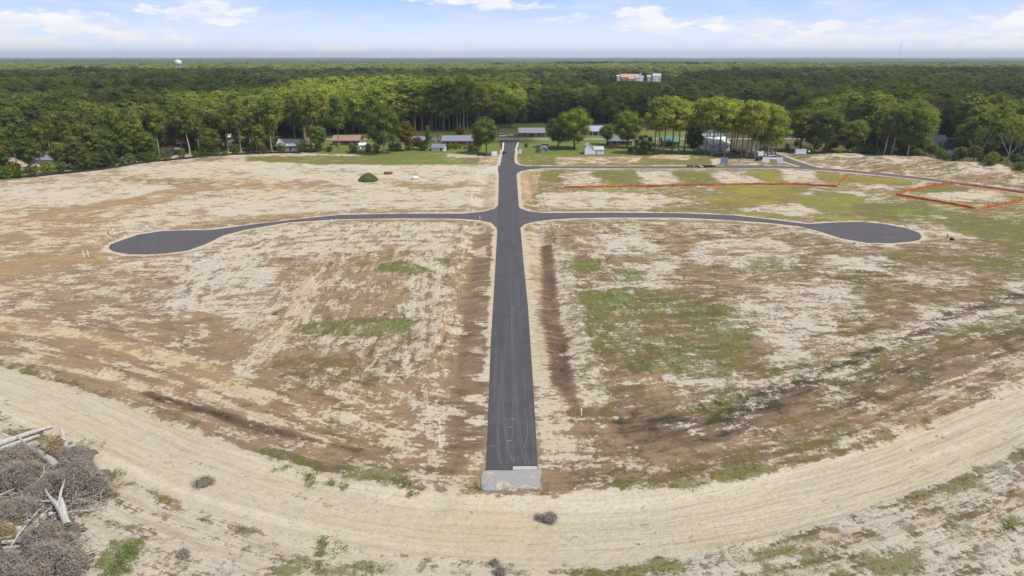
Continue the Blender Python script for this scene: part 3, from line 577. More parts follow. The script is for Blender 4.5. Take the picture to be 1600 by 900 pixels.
def trunk_mb(g, h, top, r, lean=0.02, limbs=5, spread=.12, l0=.5, fork=False):
    b = MB(); k = 6; lx, ly = (g.random()-.5)*lean*2*h, (g.random()-.5)*lean*2*h; pts = [(lx*(t/k)**1.3+(g.random()-.5)*.02*h*(0 < t < k), ly*(t/k), top*h*t/k) for t in range(k+1)]
    if fork: pts = pts[:4]; k = 3
    b.tube([(0, 0, -.6)]+pts, [r*1.5]+[r*(1-.62*t/k)*(1.25 if t == 0 else 1) for t in range(k+1)], 6)
    for i in range(limbs):
        t = l0+(1-l0)*(i+.3)/limbs; q = Vector(pts[min(k, int(t*k))]) if not fork else Vector(pts[-1]); a = i*2.4+g.random()*1.5; L = h*spread*(.8+.7*g.random())*(2.2 if fork else 1)
        e = q+Vector((math.cos(a)*L, math.sin(a)*L, L*(.55+.4*g.random())*(1.5 if fork else 1))); m = (q+e)/2+Vector((0, 0, -.06*L)); b.tube([q, m, e], [r*.42, r*.28, r*.1], 5)
        if fork:
            for s_ in (-1, 1): a2 = a+s_*.6; e2 = m+Vector((math.cos(a2)*L*.55, math.sin(a2)*L*.55, L*.7)); b.tube([m, e2], [r*.2, r*.07], 4)
    return b
H0 = 24.0
def make_variant(kind, seed, detail):
    g = np.random.default_rng(seed); nl, sz = {3: (190, .36), 2: (95, .46), 1: (20, .98)}[detail]
    if kind == 'pine': cl = pine_clumps(g, H0); b = trunk_mb(g, H0, .93, .30, .02, 6, .09, .55)
    elif kind == 'full_pine': cl = pine_clumps(g, H0, True); b = trunk_mb(g, H0, .93, .30, .01, 3, .08, .5)
    elif kind == 'broad': cl = broad_clumps(g, H0); b = trunk_mb(g, H0, .7, .42, .02, 6, .18, .35)
    elif kind == 'wide': cl = broad_clumps(g, H0, .40, .14); b = trunk_mb(g, H0, .6, .50, .02, 7, .25, .25)
    elif kind == 'bush': cl = broad_clumps(g, H0, .50, -.06); b = trunk_mb(g, H0, .4, .50, .01, 3, .2, .1)
    if detail < 2: cl = cl[::2] if kind != 'bush' else cl; cl = [(a, b_, c, d*1.35, e*1.35, f*1.3) for a, b_, c, d, e, f in cl]
    V_, F_ = clump_geo(cl, nl, sz, g, hi=detail > 2); return V_, F_, b
VAR = {}
def variant_meshes(kind, k, detail, leafm, barkm):
    key = (kind, k, detail, leafm.name, barkm.name)
    if key not in VAR:
        V_, F_, b = make_variant(kind, 100+k*7+len(kind), detail); VAR[key] = (np_mesh('crown', V_, F_, leafm), b.mesh('trunk', barkm))
    return VAR[key]
def whole_mesh(kind, k, detail, leafm, barkm):
    key = (kind, k, detail, leafm.name, 'whole')
    if key not in VAR:
        V_, F_, b = make_variant(kind, 100+k*7+len(kind), detail); bv = np.array(b.v); bf = []
        for f in b.f:
            for i in range(1, len(f)-1): bf.append((f[0], f[i], f[i+1]))
        bf = np.array(bf)+len(V_); VAR[key] = np_mesh(kind+'_tree', np.concatenate([V_, bv]), np.concatenate([F_, bf]), [leafm, barkm], np.concatenate([np.zeros(len(F_)), np.ones(len(bf))]))
    return VAR[key]
def tree(kind, x, y, h, label, group=None, k=0, tint=.5, w=1.0, name=None, leafm=None, barkm=None, cat=None, detail=3, lean=0.0):
    pine = 'pine' in kind; leafm = leafm or (M_pine if pine else M_leaf); barkm = barkm or (M_bark if pine else M_dkbark)
    cm, tm = variant_meshes(kind, k, detail, leafm, barkm); nm = name or ('pine_tree' if pine else 'shrub' if kind == 'bush' else 'broadleaf_tree')
    e = empty(nm, x, y, gz(x, y), rnd.random()*6.28, label, cat or ('shrub' if kind == 'bush' else 'tree'), group); s = h/H0; e.scale = (s*w, s*w, s)
    e.rotation_euler = (lean*.3, lean, e.rotation_euler.z if not lean else 0)
    c = link('crown', cm, e); c['tint'] = float(tint); link('trunk', tm, e); return e
FORK = trunk_mb(np.random.default_rng(5), H0, .5, .34, .03, 6, .15, .5, fork=True).mesh('trunk', M_pale)
def forked_tree(x, y, h, label, tint=.4, w=1.0, crown='wide', bark=None, sparse=False):
    e = empty('broadleaf_tree', x, y, gz(x, y), rnd.random()*6.28, label, 'tree'); s = h/H0; e.scale = (s*w, s*w, s)
    if not sparse:
        g = np.random.default_rng(int(x*3) % 999); cl = [(a, b, c*.8+H0*.22, d*.8, e2*.8, f*.7) for a, b, c, d, e2, f in broad_clumps(g, H0, .30, .35)[::2]]; V_, F_ = clump_geo(cl, 45, .45, g, core=.45)
        c = link('crown', np_mesh('crown', V_, F_, M_leaf), e); c['tint'] = tint
    link('trunk', FORK, e); return e

# named trees along the tree line and in the yards: (kind, px, py base, py top, tint, width factor, label, k)
T_ = [
 ('pine',27,267,173,.30,1.15,'tall pine with a long pale leaning trunk, nearest the left edge of the photo'),('pine',81,247,180,.32,1.1,'tall pine standing just beyond the long grey roof at the left'),
 ('pine',109,252,188,.28,1.0,'pine with a crooked pale trunk beside the right end of the long grey roof'),('full_pine',125,265,213,.25,1.3,'short dense evergreen in front of the black silt fence bend, right of the grey roof'),
 ('pine',181,254,168,.34,1.1,'pine with a straight leaning trunk, right of the dense dark thicket on the left'),('pine',216,251,168,.50,1.0,'pine with a bare lower trunk and yellowish crown in the left tree line'),
 ('pine',242,232,168,.45,1.0,'pine left of the terracotta roofed house, set back from its neighbour'),('pine',250,246,163,.48,1.05,'pine directly left of the terracotta roofed house'),
 ('pine',297,243,160,.42,1.15,'pine just right of the terracotta roofed house'),('pine',312,241,180,.30,.9,'slim lower pine between the terracotta and the white roofed houses'),
 ('pine',357,238,165,.40,1.0,'pine in front of the left end of the white roofed house'),('pine',377,238,160,.44,1.1,'pine in front of the right end of the white roofed house'),
 ('pine',402,238,166,.40,1.0,'pine midway between the white roofed house and the pale blue house'),('pine',425,238,148,.72,1.25,'pine with a bright crown left of the pale blue house'),
 ('pine',463,234,150,.55,1.0,'pine standing behind the pale blue house'),('pine',477,226,145,.70,1.0,'pine with a thin trunk right of the pale blue house, farther back'),('pine',487,236,143,.75,1.05,'bright pine with a clear straight trunk right of the pale blue house'),
 ('pine',507,230,146,.72,1.1,'bright pine at the left gable of the brown roofed ranch house'),('pine',530,236,150,.60,.95,'pine with a bare trunk in front of the brown roofed ranch house'),
 ('full_pine',748,240,190,.22,1.15,'dark bushy evergreen beside the white notice board left of the main road'),('broad',760,240,183,.50,1.2,'bushy green tree overhanging the notice board left of the main road'),
 ('full_pine',669,236,197,.45,.7,'slim upright evergreen between the red tree and the grey shed'),('pine',725,206,116,.66,1.3,'very tall pine rising behind the brick ranch house with the grey roof'),
 ('wide',897,233,166,.62,1.12,'large spreading oak left of the white barn shed'),('wide',872,231,181,.42,1.0,'smaller round oak behind the little white garden shed'),
 ('wide',980,231,171,.60,1.05,'broad yellow green oak right of the white barn shed'),('broad',948,226,194,.55,1.3,'small tree just behind the right end of the white barn shed'),
 ('bush',1006,241,209,.12,1.15,'dark low rounded tree between the oak and the tall bright pines'),('wide',1084,240,196,.18,.85,'dark bushy tree among the pines left of the white building'),
 ('broad',1332,238,187,.66,1.35,'round bright green tree at the front of the right woodland'),('broad',1250,236,168,.25,1.6,'large dull green tree at the corner of the branch road'),('broad',1288,239,172,.22,1.5,'dark broad tree behind the white box trailer beside the branch road'),
 ('full_pine',8,277,196,.30,1.3,'dense low branched evergreen at the very left edge of the photo'),('broad',48,271,214,.25,1.2,'dark round tree in front of the left half of the long grey roof'),('full_pine',66,264,196,.28,1.0,'evergreen rising right in front of the middle of the long grey roof'),
 ('broad',98,265,222,.35,1.4,'small round tree in front of the right end of the long grey roof'),('full_pine',146,262,196,.22,1.4,'broad dark evergreen at the left end of the dark thicket'),('broad',168,258,200,.30,1.4,'full round tree in the middle of the dark thicket'),('full_pine',197,255,192,.30,1.3,'dense evergreen at the right end of the dark thicket'),
 ('broad',228,251,205,.36,1.4,'round tree filling the gap left of the terracotta roofed house'),('broad',330,243,200,.34,1.3,'full leafy tree left of the white roofed house'),('full_pine',408,241,195,.40,1.2,'dense low evergreen between the white roofed and the pale blue houses'),
 ('broad',498,238,196,.5,1.2,'leafy tree standing just left of the brown roofed ranch house'),
 ('pine',1380,246,172,.28,1.1,'leaning pale trunked pine, left one of the pair behind the middle berm'),('pine',1391,250,178,.25,1.0,'leaning pale trunked pine, right one of the pair behind the middle berm'),
 ('broad',1417,252,170,.34,1.1,'narrow tree with a pale slanting trunk behind the crest of the middle berm'),
 ('broad',800,200,170,.5,1.1,'round tree behind the end of the main road, left of the pale roofed ranch house'),('full_pine',818,200,165,.3,1.0,'dark evergreen behind the pale roofed ranch house'),
]
for i, (kd, px, py, pt, ti, w_, lb) in enumerate(T_):
    x, y = P(px, py); tree(kd, x, y, hgt(px, py, pt), lb, k=i % 3, tint=ti, w=w_, barkm=M_pale if (px < 420 and kd == 'pine') or px in (1380, 1391, 1417) else None, lean=.07 if px in (27, 181, 1380, 1391) else 0)
x, y = P(600, 240); tree('wide', x, y, hgt(600, 240, 160), 'large grey green tree with a thick pale trunk at the edge of the sandy field', k=1, tint=.30, w=.95, barkm=M_pale)
x, y = P(634, 236); tree('broad', x, y, hgt(634, 236, 190), 'orange tinged tree leaning on the big pale trunked tree', k=2, tint=.3, w=1.2, leafm=M_orange)
x, y = P(652, 234); tree('wide', x, y, hgt(652, 234, 214), 'small red leaved tree in front of the grey roofed ranch house', k=0, tint=.6, w=1.25, leafm=M_red)
x, y = P(719, 215); tree('broad', x, y, hgt(719, 213, 197), 'small orange leaved tree behind the long brick ranch house', k=0, tint=.6, w=1.7, leafm=M_orange)
x, y = P(1521, 263); forked_tree(x, y, hgt(1521, 263, 203), 'tree with a bare pale forked trunk at the right end of the berms', .2, .62)
x, y = P(1570, 269); forked_tree(x, y, hgt(1570, 269, 202), 'many stemmed pale tree nearest the right edge of the photo', .3, .8)
x, y = P(681, 228); forked_tree(x, y, hgt(681, 228, 200), 'leafless pale tree behind the grey roofed shed', sparse=True)
x, y = P(822, 230); tree('bush', x, y, 2.9, 'single round clipped shrub on the lawn right of the main road', k=0, tint=.25, w=.9)
# the stand of tall bright pines right of centre
PN = [(1022,241,153),(1029,241,158),(1037,241,151),(1050,236,152),(1060,241,158),(1069,238,160),(1090,240,155),(1102,244,158),(1112,246,154),(1124,240,157),(1132,247,160),(1141,243,156),(1150,238,162),(1158,247,163),(1166,248,158),
      (1173,246,164),(1179,249,160),(1186,243,166),(1193,246,163),(1199,248,168),(1206,242,165),(1211,246,172),(1075,232,160),(1120,233,158),(1147,231,160),(1183,236,164)]
for i, (px, py, pt) in enumerate(PN):
    x, y = P(px, py); lb = {0: 'leftmost of the tall bright pines right of centre', 2: 'tall bright pine with a bushy foot, third from the left in the stand', 21: 'rightmost bright pine of the stand, beside the branch road, its crown hanging low'}.get(i, 'tall bare trunked pine with bright crown in the stand beside the white building')
    tree('full_pine' if i in (21, 18) else 'pine', x, y, hgt(px, py, pt), lb, 'tall bright pines right of centre', k=i % 3, tint=.95+.2*rnd.random(), w=1.15+.25*rnd.random())
# shrubs along the foot of the tree line
def foot(px): return float(np.interp(px, [p[0] for p in far_floor], [p[1] for p in far_floor]))
for i in range(46):
    px = [8, 30, 52, 75, 96, 116, 140, 150, 162, 172, 190, 205, 225, 238, 262, 285, 305, 320, 338, 352, 368, 388, 410, 440, 472, 498, 515, 552, 575, 588, 612, 622, 640, 662, 676, 700, 735, 745, 1290, 1345, 1365, 1400, 1440, 1475, 1545, 1590][i]
    py = foot(px)-(1.5+2.5*rnd.random()); x, y = P(px, py); side_ = 'left' if px < 800 else 'right'; big = px in (140, 150, 162, 172)
    tree('bush', x, y, (8.5 if big else 3.2+3.2*rnd.random()), 'tall dense dark green thicket shrub behind the silt fence' if big else 'green shrub at the foot of the %s tree line' % side_, 'dark thicket shrubs' if big else 'shrubs along the foot of the %s tree line' % side_,
         k=i % 3, tint=(.12 if big else .25+.4*rnd.random()), w=1.1, detail=2)
US = []
for i in range(120):
    px = -10+i*5.3+rnd.random()*4 if i < 84 else 1228+(i-84)*10.6+rnd.random()*6
    if 430 < px < 468 or 516 < px < 566 or 28 < px < 106 or 250 < px < 300 or 344 < px < 386 or 640 < px < 1228 or i % 3 == 2: continue
    py = foot(px)-(4+9*rnd.random())*(.6 if px > 1220 else 1); x, y = P(px, py); lm = next(t for q, t in [(110, 'beside the long grey roof'), (235, 'by the dark thicket'), (325, 'by the terracotta house'), (410, 'by the white roofed house'), (500, 'by the pale blue house'),
        (700, 'by the big pale trunked tree'), (1320, 'by the branch road'), (1420, 'behind the middle berm'), (1510, 'around the dark roofed house'), (9999, 'behind the right hand berm')] if px < q)
    tree('broad' if i % 2 else 'bush', x, y, 3.5+5.5*rnd.random(), 'young understorey tree filling the gaps between trunks '+lm, 'understorey trees '+lm, k=i % 3, tint=.1+.45*rnd.random(), w=1.5 if i % 2 else .95, name='understorey_tree', cat='tree', detail=2)
for i, (px, py) in enumerate(((705,232),(712,233),(719,232),(727,233),(735,232),(745,236),(1015,243),(985,238),(840,238),(1195,236),(1222,237),(1232,238),(1264,240),(1310,244),(548,229),(527,229))):
    x, y = P(px, py); tree('bush', x, y, 2.2+1.5*rnd.random(), 'low green yard shrub near the houses beyond the lots', 'low yard shrubs', k=i % 3, tint=.3+.4*rnd.random(), w=1.2, detail=2)

# the woodland ------------------------------------------------------------
def woods_points():
    out = []; y = 392.0
    while y < 3300:
        step = 7.2 if y < 900 else 7.2+(y-900)*.006
        hw_ = .80*y+60; nx = int(2*hw_/step); xs = (np.arange(nx)+.5)*step-hw_+(rng.random(nx)-.5)*step*.85; ys = y+(rng.random(nx)-.5)*step*.85; out.append(np.stack([xs, ys], 1)); y += step
    q = np.concatenate(out); x, y = q[:, 0], q[:, 1]
    edge = PP((-260,279),(0,277),(100,262),(200,254),(290,241),(400,232),(470,224),(500,213),(640,206),(740,203),(790,194),(870,192),(940,193),(1050,194),(1120,190),(1215,196),(1222,231),(1300,236),(1400,249),(1500,263),(1600,275),(1900,318))
    ok = y > np.interp(x, [e[0] for e in edge], [e[1] for e in edge])
    # clearings: back gardens, the street corridor, the town buildings, the far field
    def clear(px): return inpoly(x, y, PP(*px))
    for c in ([(34,261),(30,243),(104,243),(106,259)], [(250,238),(248,217),(300,217),(300,243)], [(344,232),(342,211),(384,211),(386,232)], [(430,242),(430,212),(470,212),(470,242)], [(516,244),(512,211),(568,211),(568,244)],
              [(1225,256),(1190,238),(1165,225),(1150,217),(1165,215),(1200,228),(1240,240)], [(1436,252),(1440,212),(1500,212),(1505,262)]): ok &= ~clear(c)
    ok &= ~((np.abs(x-(y+0)*.184) < 75+0*y) & (y > 1010) & (y < 1535)); ok &= ~((np.abs(x-(y)*.74) < 45) & (y > 500) & (y < 700))
    ok &= ~((y > 1250) & (fbm(x, y, 95, 3, 47)+.10*sstep(y, 1500, 3000) > .70)); return x[ok], y[ok]
wx, wy = woods_points()
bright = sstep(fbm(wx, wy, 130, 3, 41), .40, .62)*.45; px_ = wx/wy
lit_belt = sstep(px_, -.42, -.22)*(1-sstep(px_, -.02, .06))*(1-sstep(wy, 640, 860)); lit_belt2 = sstep(px_, .17, .22)*(1-sstep(px_, .36, .40))*(1-sstep(wy, 430, 560)); lit_far = sstep(wy, 1500, 1900)
wt = np.clip(.10+bright+lit_belt*.95+lit_belt2*.35+lit_far*.6+.06+(rng.random(len(wx))-.5)*.55, 0, 1)  # sunlit belts and far band have sunlight painted into the leaf tint
wb = (fbm(wx, wy, 60, 3, 43)+(rng.random(len(wx))-.5)*.5)                       # broadleaf or pine
wb = np.where((wx < -95) & (wy < 470), wb-.16, wb); wkind = np.where(wb > .50, 1, 0); wh = np.where(wkind == 0, 22+6*rng.random(len(wx)), 18+7*rng.random(len(wx)))+(fbm(wx, wy, 90, 2, 44)-.5)*7
wh = wh*(.86+.30*rng.random(len(wx)))+lit_belt*sstep(px_, -.36, -.25)*8.5*(1-sstep(wy, 560, 720))
wh *= np.where((wy < 440) & (wx < -90), .84, 1.0)
wh = np.where((np.abs(px_-.184) < .056) & (wy > 440) & (wy < 1010), np.minimum(wh, 51.0-.0315*wy), wh)
order = np.argsort(wy*1.0+np.abs(wx)*.15); single = np.zeros(len(wx), bool)
for kd in (0, 1):
    ids = [i for i in order if wkind[i] == kd and abs(wx[i]) < .78*wy[i]+20][:285]; single[ids] = True
M_rust = leaf_material('rusty_leaves', (.11, .09, .045, 1), (.27, .22, .11, 1), (.17, .14, .07, 1))
PROTO = {}
_e = PP(*far_floor)
def front(x): return float(np.interp(x, [q[0] for q in _e], [q[1] for q in _e]))
LANDM = [(-60, 'left of everything in view'), (110, 'behind the long grey roof'), (235, 'by the dark thicket'), (325, 'behind the terracotta house'), (410, 'behind the white roofed house'), (500, 'behind the pale blue house'), (575, 'behind the brown roofed ranch'),
         (680, 'behind the red leaved tree'), (775, 'behind the long brick ranch'), (860, 'behind the pale roofed ranch'), (1000, 'behind the white barn shed'), (1110, 'left behind the tall bright pines'), (1225, 'right behind the tall bright pines'),
         (1320, 'by the branch road'), (1420, 'behind the middle berm'), (1510, 'around the dark roofed house'), (9999, 'behind the right hand berm')]
for i in np.nonzero(single)[0]:
    kd = wkind[i]; k = i % 3; side_ = 'left' if px_[i] < -.25 else 'middle' if px_[i] < .22 else 'right'
    rusty = rnd.random() < .035; fl_ = kd == 0 and k == 0 and wy[i]-front(wx[i]) < 20; key = (kd, k, rusty, fl_); kn = ('full_pine' if k == 1 or fl_ else 'pine') if kd == 0 else ('wide' if k == 2 else 'broad')
    if key not in PROTO:
        e = bpy.data.objects.new('pine_tree' if kd == 0 else 'broadleaf_tree', whole_mesh(kn, k, 2, M_rust if rusty else M_pine if kd == 0 else M_leaf, M_bark if kd == 0 else M_dkbark)); PROTO[key] = e
    o = PROTO[key].copy(); C.objects.link(o); s = wh[i]/H0; w_ = s*(.9+.55*rnd.random())*(1.15 if kd == 0 else 1.0)
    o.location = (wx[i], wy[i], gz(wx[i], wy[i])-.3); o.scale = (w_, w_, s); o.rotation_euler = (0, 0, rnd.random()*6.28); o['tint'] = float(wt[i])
    ht = 'rusty brown' if rusty else 'bright' if wt[i] > .62 else 'mid green' if wt[i] > .3 else 'dark'; fr = wy[i]-front(wx[i]) < 16; ppx = 790+px_[i]*1145
    lm = next(t for q, t in LANDM if ppx < q); kn_ = 'pine' if kd == 0 else 'leafy tree'; hh = 'tall' if wh[i] > 25.5 else 'lower' if wh[i] < 20.5 else 'middling'
    tag(o, '%s %s %s %s %s' % (hh, ht, kn_, 'in the front rows' if fr else 'deeper in the woodland', lm), 'tree', '%s %s %ss %s %s' % (hh, ht, kn_, 'in front' if fr else 'deep', lm))
for e in PROTO.values(): bpy.data.objects.remove(e)

def forest_nodes(coll):
    ng = bpy.data.node_groups.new('tree_scatter', 'GeometryNodeTree'); ng.interface.new_socket('Geometry', in_out='INPUT', socket_type='NodeSocketGeometry'); ng.interface.new_socket('Geometry', in_out='OUTPUT', socket_type='NodeSocketGeometry')
    N = ng.nodes; L = ng.links; i = N.new('NodeGroupInput'); o = N.new('NodeGroupOutput'); ip = N.new('GeometryNodeInstanceOnPoints'); ci = N.new('GeometryNodeCollectionInfo')
    ci.inputs['Collection'].default_value = coll; ci.inputs['Separate Children'].default_value = True; ci.inputs['Reset Children'].default_value = True
    def at(n, ty): q = N.new('GeometryNodeInputNamedAttribute'); q.data_type = ty; q.inputs['Name'].default_value = n; return q.outputs['Attribute']
    ip.inputs['Pick Instance'].default_value = True; L.new(i.outputs[0], ip.inputs['Points']); L.new(ci.outputs[0], ip.inputs['Instance']); L.new(at('pick', 'INT'), ip.inputs['Instance Index'])
    L.new(at('size', 'FLOAT_VECTOR'), ip.inputs['Scale']); rt = N.new('FunctionNodeEulerToRotation'); L.new(at('turn', 'FLOAT_VECTOR'), rt.inputs[0]); L.new(rt.outputs[0], ip.inputs['Rotation']); L.new(ip.outputs[0], o.inputs[0]); return ng
def scatter(name, x, y, z, pick, size, tint, meshes, label):
    me = bpy.data.meshes.new(name); me.vertices.add(len(x)); me.vertices.foreach_set('co', np.stack([x, y, z], 1).astype(np.float32).ravel())
    a = me.attributes.new('pick', 'INT', 'POINT'); a.data.foreach_set('value', pick.astype(np.int32)); a = me.attributes.new('size', 'FLOAT_VECTOR', 'POINT'); a.data.foreach_set('vector', size.astype(np.float32).ravel())
    turn = np.zeros((len(x), 3)); turn[:, 2] = rng.random(len(x))*6.28; a = me.attributes.new('turn', 'FLOAT_VECTOR', 'POINT'); a.data.foreach_set('vector', turn.astype(np.float32).ravel())
    a = me.attributes.new('tint', 'FLOAT', 'POINT'); a.data.foreach_set('value', tint.astype(np.float32))
    coll = bpy.data.collections.new(name+'_kinds')
    for i, m in enumerate(meshes): coll.objects.link(bpy.data.objects.new('kind_%02d' % i, m))
    o = link(name, me); md = o.modifiers.new('scatter', 'NODES'); md.node_group = forest_nodes(coll); tag(o, label, 'forest', kind='stuff'); return o
near = (~single) & (wy < 1150); far = (~single) & (wy >= 1150)
for nm, msk, det, lb in (('woodland', near, 2, 'dense mixed woodland behind the first rows of trees'), ('far_woodland', far, 1, 'flat forest stretching away toward the horizon')):
    ms = [whole_mesh(kn, k, det, M_pine if 'pine' in kn else M_leaf, M_bark if 'pine' in kn else M_dkbark) for kn, k in (('pine', 0), ('full_pine', 1), ('pine', 2), ('broad', 0), ('broad', 1), ('wide', 2))]
    n = msk.sum(); s = wh[msk]/H0; w_ = s*(.9+.6*rng.random(n))*np.where(wkind[msk] == 0, 1.15, 1.0)*(1.0 if det == 2 else 1.45)
    zz = (fbm(wx[msk], wy[msk], 160, 3, 4)-.5)*3-.5
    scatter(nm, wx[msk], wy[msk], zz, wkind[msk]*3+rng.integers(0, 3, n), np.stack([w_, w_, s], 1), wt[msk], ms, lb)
print('trees single', single.sum(), 'near', near.sum(), 'far', far.sum())
# beyond three kilometres the woods read as one canopy
def canopy():
    r = [3000.0]
    while r[-1] < 19000: r.append(r[-1]*1.012)
    r = np.array(r); a = np.linspace(-.95, .95, 900); A, Rr = np.meshgrid(a, r); x = np.sin(A)*Rr; y = np.cos(A)*Rr
    z = 16+10*fbm(x, y, 45, 3, 51)+26*(fbm(x, y, 1100, 3, 52)-.5)+rng.random(x.shape)*5; z = z+sstep(y, 6000, 14000)*9
    n, m = x.shape; i = np.arange((n-1)*(m-1)); q = (i//(m-1))*m+i % (m-1); F = np.stack([q, q+m, q+m+1, q+1], 1)
    t = NT('far_canopy'); p = t.pos(); mp = t.noise(p, .0016, 5, .6); f = t.noise(p, .02, 4, .6)
    c = t.mix(t.mr(mp, .42, .58), (.040, .058, .030, 1), (.115, .130, .050, 1)); c = t.mix(t.mr(f, .35, .65), t.mix(1.0, c, (.6, .65, .6, 1), 'MULTIPLY'), c); t.col(c)
    o = link('distant_forest', np_mesh('distant_forest', np.stack([x.ravel(), y.ravel(), z.ravel()], 1), F, t.m)); tag(o, 'unbroken forest canopy on the horizon', 'forest', kind='stuff')
canopy()


# ------------------------------------------------------------------ houses, sheds and other buildings
M_brick = mat('red_brick', lin(138, 88, 72), .22, 5, .9); M_brown = mat('brown_wall', lin(120, 92, 76), .2, 3); M_wwall = mat('white_siding', (.66, .68, .68, 1), .07, 2, .6); M_blue = mat('pale_blue_siding', lin(172, 184, 190), .1, 2, .6)
M_cream = mat('cream_wall', lin(222, 208, 184), .08, 2, .7); M_grey_w = mat('grey_siding', lin(170, 168, 162), .1, 2, .7)
M_rgrey = mat('grey_shingles', lin(142, 144, 154), .16, 4, .9); M_rdark = mat('dark_shingles', lin(66, 66, 78), .2, 4, .9); M_rpale = mat('pale_shingles', lin(204, 202, 196), .10, 4, .9); M_rbrown = mat('brown_shingles', lin(166, 136, 118), .16, 4, .9)
M_rterra = mat('terracotta_roof', lin(176, 124, 102), .18, 4, .9); M_rblue = mat('blue_grey_roof', lin(168, 182, 196), .1, 4, .8); M_rwhite = mat('white_metal_roof', (.68, .70, .72, 1), .06, 2, .5); M_rgreen = mat('green_roof', lin(98, 150, 120), .15, 3, .8)
M_glass = mat('window_glass', (.03, .04, .05, 1), .3, 1, .12, spec=.6); M_black = mat('black_paint', (.018, .018, .022, 1), .3, 2, .4); M_door = mat('dark_door', lin(96, 72, 60), .1, 2, .6); M_trim = mat('white_trim', (.72, .72, .70, 1), .05, 2, .6)
_win = {}
def window_mesh(w, h):
    k = (round(w, 1), round(h, 1))
    if k not in _win:
        a = MB(); t = .09
        for q in ((-w/2, w/2, h-t, h), (-w/2, w/2, 0, t), (-w/2, -w/2+t, t, h-t), (w/2-t, w/2, t, h-t), (-t/2, t/2, t, h-t)): a.box(q[0], q[1], -.05, .03, q[2], q[3])
        b = MB(); b.box(-w/2+.05, w/2-.05, -.02, .02, .05, h-.05); _win[k] = (a.mesh('window', M_trim), b.mesh('pane', M_glass))
    return _win[k]
def add_window(e, x, y, z, w=1.3, h=1.2, rz=0.0):
    a, b = window_mesh(w, h); o = link('window', a, e, (x, y, z), rz); link('pane', b, o)
def gable_roof(b, x0, x1, y0, y1, z, rh, ov=.5, th=.22):
    ym = (y0+y1)/2; sl_ = rh/(ym-y0)
    for s in (-1, 1):
        ye = (y0-ov) if s < 0 else (y1+ov); ze = z-ov*sl_; v = [(x0-ov, ye, ze), (x1+ov, ye, ze), (x1+ov, ym, z+rh), (x0-ov, ym, z+rh)]; v += [(a, c, d+th) for a, c, d in v]
        f = [(0,3,2,1),(4,5,6,7),(0,1,5,4),(1,2,6,5),(2,3,7,6),(3,0,4,7)]; b.add(v, f if s < 0 else [tuple(reversed(q)) for q in f])
def hip_roof(b, x0, x1, y0, y1, z, rh, ov=.6):
    d = (y1-y0)/2; ym = (y0+y1)/2; x0 -= ov; x1 += ov; y0 -= ov; y1 += ov; z -= .12; b.add([(x0,y0,z),(x1,y0,z),(x1,y1,z),(x0,y1,z),(x0+d,ym,z+rh),(x1-d,ym,z+rh),(x0,y0,z-.2),(x1,y0,z-.2),(x1,y1,z-.2),(x0,y1,z-.2)],
        [(0,1,5,4),(1,2,5),(2,3,4,5),(3,0,4),(6,7,1,0),(7,8,2,1),(8,9,3,2),(9,6,0,3),(9,8,7,6)])
def house(x, y, w, d, wh_, rh, rz, wall, roof, label, hip=False, nwin=4, door=True, chim=False, name='house', cat='house', base=None, ww=1.3, porch=False):
    e = empty(name, x, y, gz(x, y) if base is None else base, rz, label, cat); b = MB(); b.box(-w/2, w/2, 0, d, -.6, wh_)
    if not hip: b.add([(-w/2, 0, wh_), (-w/2, d, wh_), (-w/2, d/2, wh_+rh-.02), (w/2, 0, wh_), (w/2, d, wh_), (w/2, d/2, wh_+rh-.02)], [(0, 2, 1), (3, 4, 5)])
    b.build('wall', wall, e); r = MB(); (hip_roof if hip else gable_roof)(r, -w/2, w/2, 0, d, wh_, rh); ro = r.build('roof', roof, e)
    slots = nwin+(1 if door else 0); k = 0
    for i in range(slots):
        cx = -w/2+w*(i+.5)/slots
        if door and i == slots//2:
            q = MB(); q.box(cx-.5, cx+.5, -.06, .03, .05, 2.15); dd = q.build('door', M_door, e); h_ = MB(); h_.lathe([(0, 0), (.04, 0), (.04, .05), (0, .05)], 6, c=(cx+.4, -.08, 1.0)); h_.build('handle', M_trim, dd)
        else: add_window(e, cx, -.03, wh_*.36, ww, wh_*.40)
    add_window(e, w/2+.03, d*.3, wh_*.36, 1.1, 1.1, math.pi/2); add_window(e, w/2+.03, d*.7, wh_*.36, 1.1, 1.1, math.pi/2)
    if chim: q = MB(); q.box(w*.18, w*.18+.9, d*.5-.3, d*.5+.3, wh_+rh*.4, wh_+rh+.9); q.build('chimney', M_brick, ro)
    if porch:
        q = MB(); q.box(-w*.16, w*.16, -1.6, -.07, wh_-.32, wh_-.12); q.build('porch_roof', roof, e)
        for s in (-1, 1): q = MB(); q.box(s*w*.15-.08, s*w*.15+.08, -1.5, -1.34, 0, wh_-.322); q.build('porch_post', M_trim, e)
    return e
def hp(px0, px1, py, d, wh_, rh, rz, wall, roof, label, **k):
    x, y = P((px0+px1)/2, py); w = (px1-px0)*mpp((px0+px1)/2, py); return house(x, y, w, d, wh_, rh, R(rz), wall, roof, label, **k)
hp(38, 103, 257, 11, 2.6, 3.6, -6, M_grey_w, M_rgrey, 'long low house with a grey hip roof among the pines at the left edge', hip=True, nwin=5)
hp(252, 297, 231, 9, 2.6, 2.8, 0, M_brick, M_rterra, 'low brick house with a terracotta roof behind the left tree line', nwin=4)
hp(346, 383, 222, 10, 3.4, 3.4, 4, M_cream, M_rwhite, 'house with a white metal roof half hidden behind two pine trunks', nwin=3)
hp(434, 466, 236, 9, 3.0, 3.0, 0, M_blue, M_rpale, 'pale blue sided house with a light roof behind the pine trunks', nwin=3)
